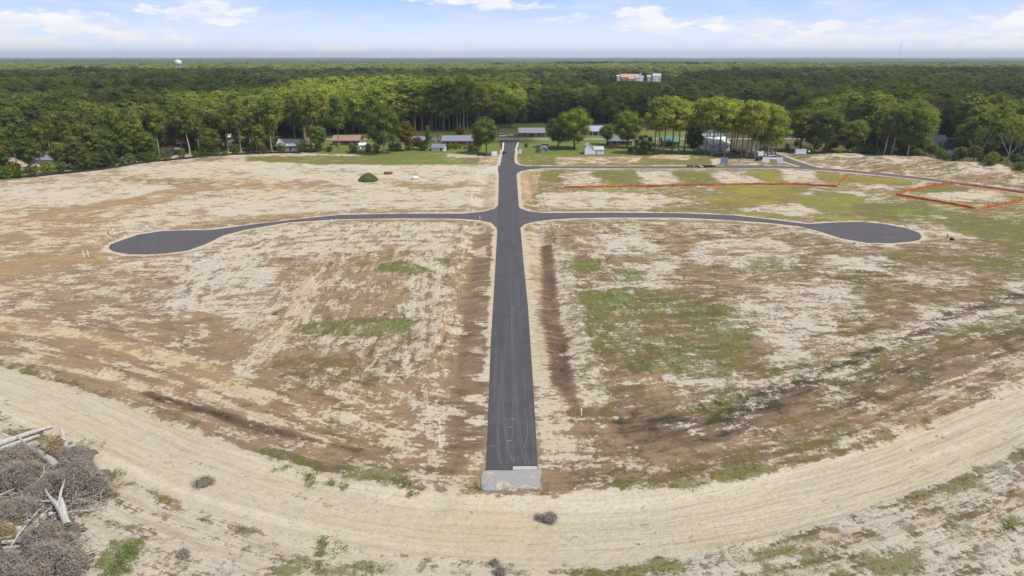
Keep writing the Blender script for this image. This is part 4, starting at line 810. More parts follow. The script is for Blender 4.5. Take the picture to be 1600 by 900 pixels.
hp(520, 562, 227, 10, 2.8, 2.6, 0, M_brown, M_rbrown, 'ranch house with a brown shingle roof left of the big pale trunked tree', nwin=4)
hp(637, 664, 227, 9, 2.6, 2.2, 0, M_brick, M_rgrey, 'short grey roofed ranch house behind the red leaved tree', nwin=3)
hp(691, 743, 227, 10, 2.8, 2.6, 0, M_brick, M_rgrey, 'long brick ranch house with a grey roof left of the main road', nwin=5)
hp(811, 851, 214, 10, 2.8, 2.6, 0, M_brick, M_rpale, 'brick ranch house with a pale roof facing the end of the main road', nwin=4, porch=True)
hp(915, 945, 211, 10, 3.0, 3.0, 0, M_brick, M_rblue, 'house with a pale blue roof and white porch behind the barn shed', nwin=3, porch=True)
hp(951, 987, 227, 9, 2.8, 2.8, 0, M_brick, M_rgrey, 'brick house with a grey roof hidden behind the right hand oak', nwin=3, chim=True)
hp(1036, 1061, 229, 8, 2.8, 2.6, 0, M_brick, M_rgreen, 'small red brick house with a green roof behind the tall bright pines', nwin=2)
hp(1088, 1130, 212, 10, 3.4, 3.2, 0, M_wwall, M_rgrey, 'white sided house with a slate grey roof behind the stand of tall pines', nwin=4)
hp(1108, 1142, 236, 13, 4.2, 3.2, 10, M_wwall, M_rwhite, 'tall white building with a white roof behind the stand of bright pines', nwin=2)
hp(1442, 1476, 238, 10, 4.4, 5.0, -8, M_brown, M_rdark, 'house with a steep dark roof showing through the right hand trees', nwin=3)
hp(1474, 1500, 241, 8, 3.0, 3.4, -8, M_wwall, M_rdark, 'smaller dark roofed wing house right of the steep dark roof', nwin=2)
x, y = P(1492, 249); house(x, y, 9, 6, 2.2, 1.4, R(-6), M_brown, M_rdark, 'low dark garden shed below the dark roofed houses', nwin=1, name='shed', cat='shed')
x, y = P(684, 236.5); house(x, y, 7.4, 5, 2.1, 1.6, R(-12), M_wwall, M_rgrey, 'garden shed with white walls and a grey roof behind the green strip', nwin=1, name='shed', cat='shed', ww=.7)
x, y = P(854.5, 237.6); house(x, y, 3.6, 3.4, 2.3, 1.2, R(90), M_grey_w, M_rblue, 'little pale garden shed standing on the lawn under the smaller oak', nwin=0, name='shed', cat='shed')
x, y = P(567, 232); house(x, y, 3.6, 3, 2.2, .9, R(20), M_wwall, M_rwhite, 'tiny white shed at the right end of the brown roofed ranch', nwin=0, name='shed', cat='shed')
x, y = P(262, 240); house(x, y, 3.6, 2.6, 1.9, .7, 0, M_wwall, M_rpale, 'small white shed left of two in front of the terracotta house', nwin=0, name='shed', cat='shed')
x, y = P(280, 239); house(x, y, 4.2, 2.6, 1.9, .7, 0, M_blue, M_rpale, 'small pale blue shed right of two in front of the terracotta house', nwin=0, name='shed', cat='shed')
x, y = P(777, 214); house(x, y, 2.6, 2.6, 5.6, 1.0, 0, M_brown, M_rdark, 'narrow brown brick tower like outbuilding by the end of the main road', nwin=1, name='outbuilding', cat='outbuilding', door=False, ww=.7)
def barn():
    x, y = P(928.5, 241.5); e = empty('barn_shed', x, y, gz(x, y), R(3), 'white barn shed with a taller gambrel end and a lower wing on the lawn', 'shed')
    b = MB(); b.box(-5.4, -.4, 0, 6.4, -.4, 2.9); pr = [(-5.4, 2.9), (-4.6, 4.6), (-3.0, 5.7), (-1.3, 4.6), (-.4, 2.9)]; n = len(pr)
    b.add([(a, .0, c) for a, c in pr]+[(a, 6.4, c) for a, c in pr], [tuple(range(n-1, -1, -1)), tuple(range(n, 2*n))]); b.build('wall', M_wwall, e)
    r = MB()
    for i in range(n-1):
        (a, c), (d, f) = pr[i], pr[i+1]; nx, nz = -(f-c), (d-a); l = math.hypot(nx, nz); nx, nz = nx/l*.14, nz/l*.14; v = [(a, -.35, c), (d, -.35, f), (d, 6.75, f), (a, 6.75, c)]; r.add(v+[(p+nx, q, s+nz) for p, q, s in v], [(3,2,1,0),(4,5,6,7),(0,1,5,4),(1,2,6,5),(2,3,7,6),(3,0,4,7)])
    r.build('roof', M_rpale, e); w = MB(); w.box(-.38, 5.4, .4, 6.0, -.4, 2.5); w.add([(5.4, .4, 2.5), (5.4, 6.0, 2.5), (5.4, 3.2, 3.75)], [(0, 1, 2)]); w.build('side_wing', M_wwall, e)
    r = MB(); gable_roof(r, -.1, 5.4, .4, 6.0, 2.5, 1.3, .3); r.build('wing_roof', M_rpale, e); q = MB(); q.box(.9, 2.0, .30, .42, 0, 2.0); q.build('door', M_blue, e); add_window(e, 3.6, .37, 1.0, .8, .8); add_window(e, -2.9, -.03, 3.2, .7, .7)
    q = MB(); q.box(-5.6, -5.42, 1.5, 3.4, .2, 1.5); q.build('wall_unit', M_black, e)
barn()
# town roofs beyond the woods, water tower, silos, mast
M_torange = mat('orange_tile_roof', lin(212, 166, 142), .12, .5, .9); M_mint = mat('mint_green_steel', lin(225, 242, 232), .05, .3, .5); M_steel = mat('pale_steel', lin(200, 200, 198), .08, .5, .5)
def town():
    def T(px, py, h): x, y = P(px, py, h); return x, y
    x, y = T(985, 115.8, 19.5); house(x, y, 37, 16, 13.5, 6, 0, mat('salmon_wall', lin(214, 150, 124), .08, .5), M_torange, 'long school like building with an orange tiled roof far off beyond the woods', nwin=9, name='town_building', cat='building', base=0, ww=2)
    x, y = T(998, 119, 16); house(x-2, y-24, 15, 14, 13, 4, 0, M_wwall, M_rblue, 'white building with a pale roof in front of the far orange roof', nwin=4, name='town_building', cat='building', base=0)
    x, y = T(990, 119, 15.5); house(x-8, y-30, 13, 12, 11, 4, 0, M_cream, M_torange, 'cream building with a small orange gable below the far steeple', nwin=3, name='town_building', cat='building', base=0)
    x, y = T(968.5, 116.5, 18); house(x, y+6, 9, 12, 15, 1.5, 0, M_mint, M_rwhite, 'pale green flat building at the left end of the far orange roof', nwin=2, name='town_building', cat='building', base=0)
    x, y = T(1014.5, 117, 17.5); house(x, y, 7, 9, 13.5, 3.6, 0, M_cream, M_rpale, 'small cream building between the far steeple and the far white hall', nwin=2, name='town_building', cat='building', base=0)
    x, y = T(1027, 115, 20); house(x, y, 16, 12, 15.5, 4.5, 0, M_wwall, M_rpale, 'white hall at the right end of the far town buildings', nwin=4, name='town_building', cat='building', base=0, chim=True)
    x, y = T(1000.5, 110.5, 27); e = empty('church_steeple', x, y-6, 0, 0, 'slender white church steeple rising over the far orange roof', 'steeple'); b = MB(); b.box(-1.8, 1.8, -1.8, 1.8, 0, 18.5); b.build('tower', M_wwall, e)
    b = MB(); b.box(-1.3, 1.3, -1.3, 1.3, 18.5, 20.5); b.build('belfry', M_trim, e); b = MB(); b.add([(-1.5,-1.5,20.5),(1.5,-1.5,20.5),(1.5,1.5,20.5),(-1.5,1.5,20.5),(0,0,27.5)], [(0,1,4),(1,2,4),(2,3,4),(3,0,4),(3,2,1,0)]); b.build('spire', M_rblue, e)
    x, y = P(277.6, 94, 44.6); e = empty('water_tower', x, y, 0, 0, 'pale mint green water tower on legs rising above the left woodland', 'water tower'); k = 8.2
    b = MB(); b.lathe([(0, 45.8), (k*.35, 45.5), (k*.7, 44.2), (k*.93, 42.3), (k, 40), (k, 36.2), (k*.88, 34.4), (k*.55, 33.2), (0, 32.6)], 24); b.build('tank', M_mint, e, smooth=True)
    b = MB(); b.lathe([(k+.2, 37.2), (k+1.1, 37.2), (k+1.1, 37.6), (k+.2, 37.6), (k+.2, 37.2)], 24); b.build('catwalk', M_mint, e)
    for i in range(6): a = i*math.pi/3+.3; b = MB(); b.tube([(math.cos(a)*k*1.15, math.sin(a)*k*1.15, 0), (math.cos(a)*k*.97, math.sin(a)*k*.97, 36.5)], [.55, .5], 6); b.build('leg', M_mint, e)
    b = MB(); b.lathe([(1.1, 0), (1.1, 33)], 10); b.build('riser_pipe', M_mint, e); b = MB(); b.tube([(.5, 0, 45.6), (.5, 0, 50)], [.16, .1], 5); b.build('antenna', M_mint, e)
    for a in (12, 24): b = MB(); b.lathe([(k*1.1-a*.03, a), (k*1.1-a*.03+.25, a), (k*1.1-a*.03+.25, a+.3), (k*1.1-a*.03, a+.3), (k*1.1-a*.03, a)], 12); b.build('ring_brace', M_mint, e)
    for i, (px, w) in enumerate(((1350.5, 6.5), (1355.3, 5.5))):
        x, y = P(px, 96.4, 30); e = empty('grain_silo', x, y, 0, 0, '%s of the two white silos far off near the right horizon' % ('left wider' if i == 0 else 'right narrower'), 'silo', 'far white silos'); b = MB(); b.lathe([(w, 0), (w, 27.5)], 16); b.build('wall', M_wwall, e); b = MB(); b.lathe([(w+.2, 27.5), (w*.5, 29.6), (0, 30.2)], 16); b.build('roof', M_rpale, e)
    x, y = P(1408, 70, 165); e = empty('radio_mast', x, y, 0, 0, 'slender radio mast with a dark head standing above the right horizon', 'mast'); b = MB()
    for i in range(3):
        a = i*2.094; b.tube([(math.cos(a)*2.6, math.sin(a)*2.6, 0), (math.cos(a)*.9, math.sin(a)*.9, 158)], [.5, .35], 4)
        for j in range(13): z = j*12; a2 = a+2.094; r0, r1 = 2.6-z*.0107, 2.6-(z+12)*.0107; b.tube([(math.cos(a)*r0, math.sin(a)*r0, z), (math.cos(a2)*r1, math.sin(a2)*r1, z+12)], [.22, .22], 3)
    b.build('lattice', mat('grey_steel', lin(160, 162, 172), .1, .2, .6), e); b = MB(); b.lathe([(0, 157), (3.5, 157.5), (4.6, 160), (4.2, 164), (1.5, 166), (.3, 172), (0, 172)], 8); b.build('antenna_head', M_black, e)
town()

# ------------------------------------------------------------------ cars, boards, small street things
M_tyre = mat('tyre_rubber', (.02, .02, .02, 1), .2, 4, .9); M_rim = mat('wheel_rim', (.45, .45, .46, 1), .1, 4, .4, metal=.6); M_lamp = mat('headlight_lens', (.7, .7, .68, 1), .05, 2, .2)
M_carw = mat('white_car_paint', (.72, .73, .74, 1), .03, 1, .25, spec=.5); M_cark = mat('black_car_paint', (.02, .022, .028, 1), .1, 1, .22, spec=.5); M_carb = mat('dark_blue_car_paint', (.02, .03, .06, 1), .1, 1, .22, spec=.5)
PROF = {'sedan': ([(-2.3,.35),(-2.35,.75),(-2.2,.95),(-1.6,1.0),(1.05,.98),(2.1,.82),(2.35,.65),(2.3,.35)], [(-1.7,.98),(-1.05,1.42),(.35,1.44),(1.15,.97)]),
        'pickup': ([(-2.8,.45),(-2.85,1.1),(-.5,1.12),(1.2,1.14),(2.5,1.05),(2.8,.85),(2.75,.45)], [(-.75,1.1),(-.6,1.78),(.7,1.82),(1.35,1.12)]),
        'van': ([(-2.6,.4),(-2.65,1.1),(-2.6,1.25),(1.5,1.25),(2.4,1.05),(2.6,.8),(2.55,.4)], [(-2.55,1.23),(-2.4,2.05),(.9,2.08),(1.7,1.22)])}
def car(px, py, kind, paint, rz, label, nm='parked_car', cat='car'):
    x, y = P(px, py); e = empty(nm, x, y, gz(x, y)+.08, R(rz), label, cat); body, cab = PROF[kind]; W_ = .92
    def ext(pr, w0, w1, z0, z1, m, name, par):
        b = MB(); n = len(pr); wz = lambda z: w0+(w1-w0)*(z-z0)/(z1-z0)
        b.add([(a, -wz(z), z) for a, z in pr]+[(a, wz(z), z) for a, z in pr], [tuple(range(n)), tuple(range(2*n-1, n-1, -1))]+[(i, i+n, (i+1) % n+n, (i+1) % n) for i in range(n)]); return b.build(name, m, par)
    zt = max(z for _, z in cab); bo = ext(body, W_, W_*.97, .35, 1.1, paint, 'body', e); ca = ext(cab, W_*.93, W_*.74, .97, zt, M_glass, 'cabin_glass', e)
    r = MB(); xs = [a for a, z in cab if z > zt-.1]; r.box(min(xs)-.05, max(xs)+.05, -W_*.76, W_*.76, zt-.02, zt+.05); r.build('roof', paint, e)
    L_ = max(a for a, _ in body)
    for sx in (-1, 1):
        for sy_ in (-1, 1):
            w = MB(); w.lathe([(.20, -.1), (.34, -.1), (.34, .1), (.20, .1)], 12); o = w.build('wheel', M_tyre, e, (sx*L_*.63, sy_*.86, .34)); o.rotation_euler = (math.pi/2, 0, 0); h = MB(); h.lathe([(0, -.09), (.2, -.09), (.2, .09), (0, .09)], 10); h.build('rim', M_rim, o)
    for sy_ in (-1, 1): h = MB(); h.box(L_-.06, L_+.02, sy_*.62-.16, sy_*.62+.16, .6, .76); h.build('headlight', M_lamp, e)
car(788, 239.5, 'sedan', M_cark, 92, 'black car at the left edge of the main road near its far end', 'car_on_road')
car(785, 214.3, 'van', M_carw, 20, 'white van parked beyond the end of the main road')
car(794.5, 213, 'pickup', M_carw, 160, 'white topped pickup right of the white van beyond the main road end', 'pickup_truck', 'pickup')
car(847, 233.5, 'sedan', M_cark, 15, 'black car parked left of the little garden shed'); car(853, 230.3, 'van', M_carw, 10, 'white van parked behind the little garden shed')
car(1159, 240.5, 'van', M_cark, -20, 'dark van parked right of the tall white building'); car(1146, 238.6, 'sedan', M_cark, 0, 'dark car parked against the tall white building')
car(1186.5, 251, 'van', M_cark, 40, 'black van on the pale pad between the white panels'); car(1207, 250.5, 'van', M_carw, 8, 'white van beside the rightmost white panel near the branch road')
car(663, 233, 'sedan', M_carb, 0, 'dark blue car under the red leaved tree')
def board(px, py, w, h, z0, rz, m, label, nm='notice_board', cat='board', posts=2):
    x, y = P(px, py); e = empty(nm, x, y, gz(x, y), R(rz), label, cat); b = MB(); b.box(-w/2, w/2, -.05, .05, z0, z0+h); b.build('panel', m, e)
    b = MB(); b.box(-w/2-.06, w/2+.06, -.08, .08, z0+h, z0+h+.1); b.build('top_rail', M_trim, e)
    for i in range(posts): s = -w/2+.12+(w-.24)*i/max(1, posts-1); b = MB(); b.box(s-.07, s+.07, .052, .18, -.3, z0+h-.05); b.build('post', M_door, e)
board(772.6, 243.5, 3.1, 2.2, .35, 4, M_white, 'big white notice board on short posts left of the main road'); board(813, 242.6, 1.7, 2.6, .9, -8, M_white, 'tall white notice board on posts right of the main road')
board(1131, 257, 4.2, 3.0, .3, -52, mat('grey_panel', lin(190, 198, 200), .08, 1), 'pale grey angled panel at the mouth of the driveway apron', 'panel_board'); board(1190.5, 243.5, 2.6, 2.4, .3, 35, M_white, 'white panel among the pine trunks left of the branch road', 'panel_board')
board(1196.5, 255, 3.6, 2.6, .2, -6, M_white, 'white panel standing right of the black van', 'panel_board'); board(1188, 249.6, 3.0, 2.3, 1.8, 0, M_white, 'white panel raised behind the black van', 'panel_board'); board(1218.5, 257, 2.4, 3.0, .2, -12, M_white, 'rightmost white panel of the row beside the driveway apron', 'panel_board')
tag(slab('pale_pad', PP((1150,254),(1162,251.5),(1186,252),(1212,255),(1210,257.5),(1180,256.5)), .074, .3, M_conc), kind='structure')
x, y = P(1250, 245.5); e = empty('box_trailer', x, y, gz(x, y), R(-6), 'white box trailer on the grass verge of the branch road', 'trailer'); b = MB(); b.box(-2.9, 2.7, -1.1, 1.1, .55, 2.9); b.build('body', M_carw, e); b = MB(); b.tube([(2.7, 0, .6), (4.0, 0, .5)], [.07, .07], 5); b.build('drawbar', M_black, e)
b = MB(); b.box(-2.95, 2.75, -1.15, 1.15, 2.9, 3.0); b.build('roof', M_rpale, e)
for sx in (-.6, .4):
    for sy_ in (-1, 1): w = MB(); w.lathe([(0, -.1), (.33, -.1), (.33, .1), (0, .1)], 12); o = w.build('wheel', M_tyre, e, (sx, sy_*1.08, .34)); o.rotation_euler = (math.pi/2, 0, 0)
x, y = P(1263.3, 244.5); e = empty('utility_box', x, y, gz(x, y), 0, 'small white box on a post right of the box trailer', 'utility box'); b = MB(); b.box(-.07, .07, -.07, .07, -.2, 1.5); b.build('post', M_door, e); b = MB(); b.box(-.5, .5, -.3, .3, 1.5, 2.3); b.build('box', M_white, e)
def post(px, py, h, r, m, label, nm='marker_post', group=None, base=False, cat='post'):
    x, y = P(px, py); e = empty(nm, x, y, gz(x, y), rnd.random(), label, cat, group); e.rotation_euler = (rnd.uniform(-.05, .05), rnd.uniform(-.06, .06), 0); b = MB(); b.lathe([(0, -.3), (r, -.3), (r, h), (r*.6, h+r*.3), (0, h+r*.3)], 8); b.build('pipe', m, e)
    b = MB(); b.lathe([(r*1.02, h*.78), (r*1.5, h*.78), (r*1.5, h*.86), (r*1.02, h*.86)], 8); b.build('collar', M_trim if m != M_trim else M_conc, e); return e
M_pvc = mat('white_pvc', (.78, .78, .78, 1), .04, 2, .5)
post(686.3, 690, 1.35, .09, M_pvc, 'nearer of two white marker pipes left of the main road near its end'); post(687.2, 669.5, 1.2, .09, M_pvc, 'farther of two white marker pipes left of the main road near its end'); post(908.2, 651, 1.15, .09, M_pvc, 'lone white marker pipe on the sand right of the main road')
post(132, 403.5, 2.0, .09, M_pvc, 'left one of two white stakes beyond the left turning circle'); post(138.5, 402.5, 1.8, .09, M_pvc, 'right one of two white stakes beyond the left turning circle'); post(178.5, 367.5, 1.7, .11, M_pvc, 'white stake beside the red hydrant'); post(519, 350.5, 1.1, .10, M_pvc, 'white stake below the left arm of the cross street')
post(1220, 360.5, 1.2, .10, M_pvc, 'white stake on the shoulder below the right arm of the cross street'); post(749.5, 343, 1.3, .10, M_pvc, 'white stake at the left corner of the crossing'); post(1052, 346, 1.1, .1, M_pvc, 'white stake below the middle of the right arm of the cross street')
post(1479.5, 372, 1.1, .14, M_black, 'black post standing right of the right turning circle'); post(1087, 259.5, .7, .22, M_black, 'black drum at the roadside left of the rubble heap')
x, y = P(170, 369); e = empty('fire_hydrant', x, y, gz(x, y), 0, 'red fire hydrant above the left turning circle', 'hydrant'); M_hyd = mat('hydrant_red', (.42, .05, .03, 1), .1, 3, .5)
b = MB(); b.lathe([(0, 0), (.22, 0), (.22, .08), (.15, .1), (.15, .75), (.19, .77), (.17, .92), (.08, 1.02), (0, 1.04)], 12); b.build('barrel', M_hyd, e)
for s in (-1, 1): b = MB(); b.tube([(s*.1, 0, .62), (s*.27, 0, .62)], [.07, .07], 8); b.build('nozzle', M_hyd, e)
slab('spoil_pad', round_pts(PP((131,404.5),(138,402),(150,401.5),(154,403.5),(143,406),(133,406)), 2), .16, .4, M_conc)
def stone(px, py, w, h, m, label, nm='stone_block', cat='block', dz=0.0, rz=0.0, rough=.25, d=None):
    x, y = P(px, py); g = np.random.default_rng(int(px*7+py)); v, f = ICO2; q = v/np.max(np.abs(v), axis=1, keepdims=True)**.6*np.array([w/2, (d or w*.7)/2, h/2])*(1+(g.random((len(v), 1))-.5)*rough)+np.array([0, 0, h*.42])
    o = link(nm, np_mesh(nm, q, f, m), None, (x, y, gz(x, y)+dz), rz); return tag(o, label, cat)
for px, py, lb in ((172, 405.3, 'left end of the turning circle'), (229.5, 356.5, 'upper side of the left turning circle'), (306, 397, 'lower right side of the left turning circle'), (1182, 331.5, 'grass above the right arm of the cross street'), (1338, 381, 'lower rim of the right turning circle'), (1108, 265.5, 'grass below the rubble heap')):
    x, y = P(px, py); e = empty('utility_cover', x, y, gz(x, y), rnd.random(), 'small white utility cover by the '+lb, 'utility cover', 'white utility covers'); b = MB(); b.box(-.55, .55, -.4, .4, -.1, .42); b.build('box', M_pvc, e); b = MB(); b.box(-.62, .62, -.47, .47, .42, .52); b.build('lid', M_conc, e)
stone(649, 280, 2.6, 1.3, M_white, 'crumpled white sack lying on the far sandy field', 'white_sack', 'sack', rz=.5); stone(606.5, 271.5, 4.2, 1.3, mat('red_soil', lin(150, 92, 70), .2, 3), 'small heap of reddish soil behind the grass covered mound', 'soil_heap', 'heap', d=3.5); stone(1487, 376.5, 1.3, .8, M_black, 'dark lump lying right of the black post', 'rubbish_bag', 'bag')
for k in range(16):
    px = 1078+k*2.7; py = 261.2-rnd.random()*1.6; m = [M_brick, M_black, M_rbrown, M_conc][k % 4] if k < 9 else M_black
    if k in (1, 4, 8, 12): tag(stone(px, py, 3.2, 1.0, m, 'piece of the %s rubble heap strewn across the side street' % ['', 'reddish', '', '', 'pale', '', '', '', 'dark middle', '', '', '', 'dark right hand'][k], 'rubble', 'rubble', rz=k), group='rubble heap on the side street')
    elif k < 14: tag(stone(px, py, 2.4+rnd.random(), .5+.7*rnd.random(), m, 'broken lump in the rubble heap on the side street', 'rubble', 'rubble', rz=k), group='small rubble of the side street heap')

# ------------------------------------------------------------------ fences
def fence(px_pts, h, m, pm, label, nm, sag=.2, step=5.0, wob=.3, thick=.05):
    pts = PP(*px_pts); x0, y0 = pts[0]; e = empty(nm, x0, y0, 0, 0, label, 'fence'); L_, b = [], MB(); tot = 0
    for (ax_, ay_), (bx, by) in zip(pts[:-1], pts[1:]):
        l = math.hypot(bx-ax_, by-ay_); n = max(1, int(l/1.2)); L_ += [(ax_+(bx-ax_)*i/n, ay_+(by-ay_)*i/n) for i in range(n)]
    L_.append(pts[-1]); V_, F_ = [], []
    for i, (a, c) in enumerate(L_):
        w = (vn(np.array([i*.23]), np.array([px_pts[0][0]*.1]))[0]-.5)*2*wob; t = h*(1-sag*abs(math.sin(i*.75))-sag*.8*rnd.random()); z = gz(a, c); w2 = w*.4
        V_ += [(a-x0+w2, c-y0+w2-thick, z-.05), (a-x0+w, c-y0+w-thick, z+t), (a-x0+w, c-y0+w+thick, z+t), (a-x0+w2, c-y0+w2+thick, z-.05)]
    for i in range(len(L_)-1):
        o = i*4; F_ += [(o, o+4, o+5, o+1), (o+1, o+5, o+6, o+2), (o+2, o+6, o+7, o+3)]
    b.add(V_, F_); b.build('netting' if pm else 'fabric', m, e); pmesh = MB(); pmesh.box(-.05, .05, -.05, .05, -.3, h+.25); pm_ = pmesh.mesh('post', M_door); acc = 0
    for (a, c), (d, f) in zip(L_[:-1], L_[1:]):
        acc += math.hypot(d-a, f-c)
        if acc > step: acc = 0; link('post', pm_, e, (d-x0, f-y0-.12, gz(d, f)))
M_orange_net = NT('orange_netting'); _o = M_orange_net; _c = _o.mix(_o.mr(_o.noise(_o.pos(), 1.3, 5, .7), .35, .65), (.62, .13, .04, 1), (.84, .25, .09, 1)); _d = _o.N.new('ShaderNodeBsdfDiffuse'); _r = _o.N.new('ShaderNodeBsdfTranslucent'); _m = _o.N.new('ShaderNodeMixShader')
_o.L.new(_c, _d.inputs[0]); _o.L.new(_c, _r.inputs[0]); _m.inputs[0].default_value = .45; _o.L.new(_d.outputs[0], _m.inputs[1]); _o.L.new(_r.outputs[0], _m.inputs[2]); _o.L.new(_m.outputs[0], [q for q in _o.N if q.type == 'OUTPUT_MATERIAL'][0].inputs[0]); _o.N.remove(_o.b); M_orange_net = _o.m; M_silt = mat('black_silt_fabric', (.022, .024, .022, 1), .3, 1, .8)
fence([(882,292.5),(940,292.2),(1000,291),(1100,290.3),(1190,289.2),(1240,288.6),(1307,292),(1323,276)], .85, M_orange_net, True, 'long orange mesh fence bent up at its right end, below the sandy lots', 'orange_mesh_fence')
fence([(1402,304),(1425,298),(1455,292.5),(1478,289.5),(1494,288.5)], .95, M_orange_net, True, 'orange mesh fence on the upper left side of the fenced plot', 'orange_mesh_fence')
fence([(1500,289),(1520,291.5),(1560,297),(1600,302.8),(1650,310)], .8, M_orange_net, True, 'orange mesh fence along the side street edge of the fenced plot', 'orange_mesh_fence')
fence([(1400,305),(1430,310),(1480,317.5),(1522,326)], .95, M_orange_net, True, 'orange mesh fence on the lower left side of the fenced plot', 'orange_mesh_fence'); fence([(1531,327.5),(1560,321),(1600,312.5),(1650,306)], .95, M_orange_net, True, 'orange mesh fence on the lower right side of the fenced plot', 'orange_mesh_fence')
fence([(-80,285),(0,280),(50,277),(100,271.5),(150,266.5),(200,259.5),(240,253.5),(290,249),(340,244),(400,241),(470,240)], 1.1, M_silt, False, 'black silt fence along the foot of the left tree line', 'silt_fence', .12, 3.2, .15)
fence([(745,243.5),(757,243.3),(768,242.5)], 1.1, M_silt, False, 'short dark fence left of the white notice board', 'silt_fence', .1, 3, .1)

# ------------------------------------------------------------------ grass mound, brush, logs
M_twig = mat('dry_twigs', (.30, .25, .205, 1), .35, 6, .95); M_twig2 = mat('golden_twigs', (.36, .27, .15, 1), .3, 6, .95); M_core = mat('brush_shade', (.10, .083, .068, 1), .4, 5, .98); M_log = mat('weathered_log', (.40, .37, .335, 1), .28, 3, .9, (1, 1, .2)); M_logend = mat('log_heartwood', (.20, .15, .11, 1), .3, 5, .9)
M_grass = mat('lush_grass', (.15, .19, .06, 1), .35, 2, .9); M_olive = mat('olive_weeds', (.20, .18, .075, 1), .35, 2, .9)
def tris(n, cen, dirs, length, width, g):
    a = np.cross(dirs, g.normal(size=(n, 3))); a /= np.linalg.norm(a, axis=1, keepdims=True); e = cen+dirs*length
    return np.stack([cen-a*width, cen+a*width, e], 1).reshape(-1, 3)
def brush(px, py, wpx, hpx, label, gold=False, dens=1.0, z=0.0, nm='brush_heap', flat=False):
    m = mpp(px, py); w, h = wpx*m, hpx*m*.95; x, y = P(px, py); g = np.random.default_rng(int(px*13+py)); e = empty(nm, x, y, gz(x, y)+z, g.random()*6, label, 'brush')
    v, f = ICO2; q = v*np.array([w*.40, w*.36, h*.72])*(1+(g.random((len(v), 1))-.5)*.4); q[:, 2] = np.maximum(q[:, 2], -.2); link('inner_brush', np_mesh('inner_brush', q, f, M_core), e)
    n = int(520*w*dens); d = g.normal(size=(n, 3)); d[:, 2] = np.abs(d[:, 2]); d /= np.linalg.norm(d, axis=1, keepdims=True); r = .66+.34*g.random((n, 1)); r = r*(1+.25*(np.sin(d[:, :1]*5+px)+np.sin(d[:, 1:2]*6))*.5); c = d*r*np.array([w*.5, w*.45, h*.9])
    t = np.cross(d, g.normal(size=(n, 3)))*.9+d*.35+g.normal(size=(n, 3))*.25; t /= np.linalg.norm(t, axis=1, keepdims=True); T3 = tris(n, c, t, .25+.55*g.random((n, 1)), .018+.022*g.random((n, 1)), g)
    link('twigs', np_mesh('twigs', T3, np.arange(n*3).reshape(-1, 3), M_twig2 if gold else M_twig), e); return e
BR = [(115,895,46,34,'round grey brown brush heap nearest the bottom right of the debris'),(80,884,54,34,'long brown brush heap left of the round one at the bottom'),(68,853,52,30,'brown brush heap above the stacked beams, right part'),(42,805,34,24,'grey brush heap beside the green weeds left of the forked log'),
      (102,858,32,18,'small pale twiggy brush heap under the forked log butt'),(18,812,40,22,'grey brush heap at the left edge below the green weeds'),(12,898,46,30,'brush heap in the bottom left corner of the photo'),(55,905,46,26,'low brush heap at the bottom edge beside the corner heap'),
      (124,766,50,42,'largest dark brown brush heap in the debris, upper right'),(157,768,29,25,'pale round brush heap standing apart at the right end of the debris'),(88,714,28,24,'golden brown brush heap behind the sawn log'),(118,726,42,24,'brown brush heap right of the golden one'),
      (35,728,48,24,'grey brown brush heap below the long logs'),(88,760,36,20,'small brush heap left of the largest dark one'),(38,756,58,30,'wide grey brush heap in the middle left of the debris'),(8,764,36,26,'brush heap at the left edge, middle of the debris'),(5,738,32,22,'brush heap at the left edge below the long logs'),(62,776,40,18,'low tangled brush heap left of the forked log top'),(8,842,34,18,'russet brush heap at the left edge beside the rubble'),(134,742,30,20,'low brush heap behind the largest dark one')]
for px, py, w, h, lb in BR: brush(px, py, w*1.06, h*1.5, lb, gold=px in (88, 8) and h in (24, 18), z=.45, dens=1.35)
brush(858, 808, 24, 9, 'dark flattened bush on the sand track just below the gravel pad', nm='dry_bush'); brush(843, 806, 16, 3, 'low dry sprigs trailing left of the dark bush on the track', nm='dry_bush', dens=.5); brush(782, 893, 15, 16, 'dark dry bush at the bottom edge below the gravel pad', nm='dry_bush'); brush(773, 878, 14, 8, 'small sparse bush just above the bottom edge bush', nm='dry_bush', dens=.6)
brush(286, 864, 17, 10, 'small dark dry bush on the white sand lower left', nm='dry_bush'); brush(318, 750, 36, 9, 'thin spreading dry bush on the sand left of centre', nm='dry_bush', dens=.4); brush(430, 490, 9, 4, 'dark clump on the diagonal sand trail in the left field', nm='dry_bush'); brush(107, 820, 8, 5, 'tiny brush tuft at the butt of the forked log', nm='dry_bush')
def log(pts, rad, label, nm='log', cat='log', end=True, zs=None):
    """pts as (px, py, height above ground)"""
    w = []
    for px, py, z in pts: x, y = P(px, py, 0); w.append(Vector((x, y, gz(x, y)+z)))
    o = w[0].copy(); e = empty(nm, o.x, o.y, o.z, 0, label, cat); sm = [Vector(q) for q in smooth_line([tuple(p-o) for p in w], 4)]; k = len(sm); g = np.random.default_rng(int(abs(pts[0][0])*5+7))
    rr = [np.interp(i/(k-1), np.linspace(0, 1, len(rad)), rad)*(1+.16*(g.random()-.5)) for i in range(k)]; b = MB(); b.tube(sm, rr, 9, cap=False); b.build('bark', M_log, e)
    if end:
        for q, q2, r in ((sm[0], sm[1], rr[0]), (sm[-1], sm[-2], rr[-1])):
            b = MB(); d = (q-q2).normalized(); b.tube([q-d*.02, q+d*.03], [r*.97, r*.9], 9); b.build('cut_end', M_logend, e)
    return e
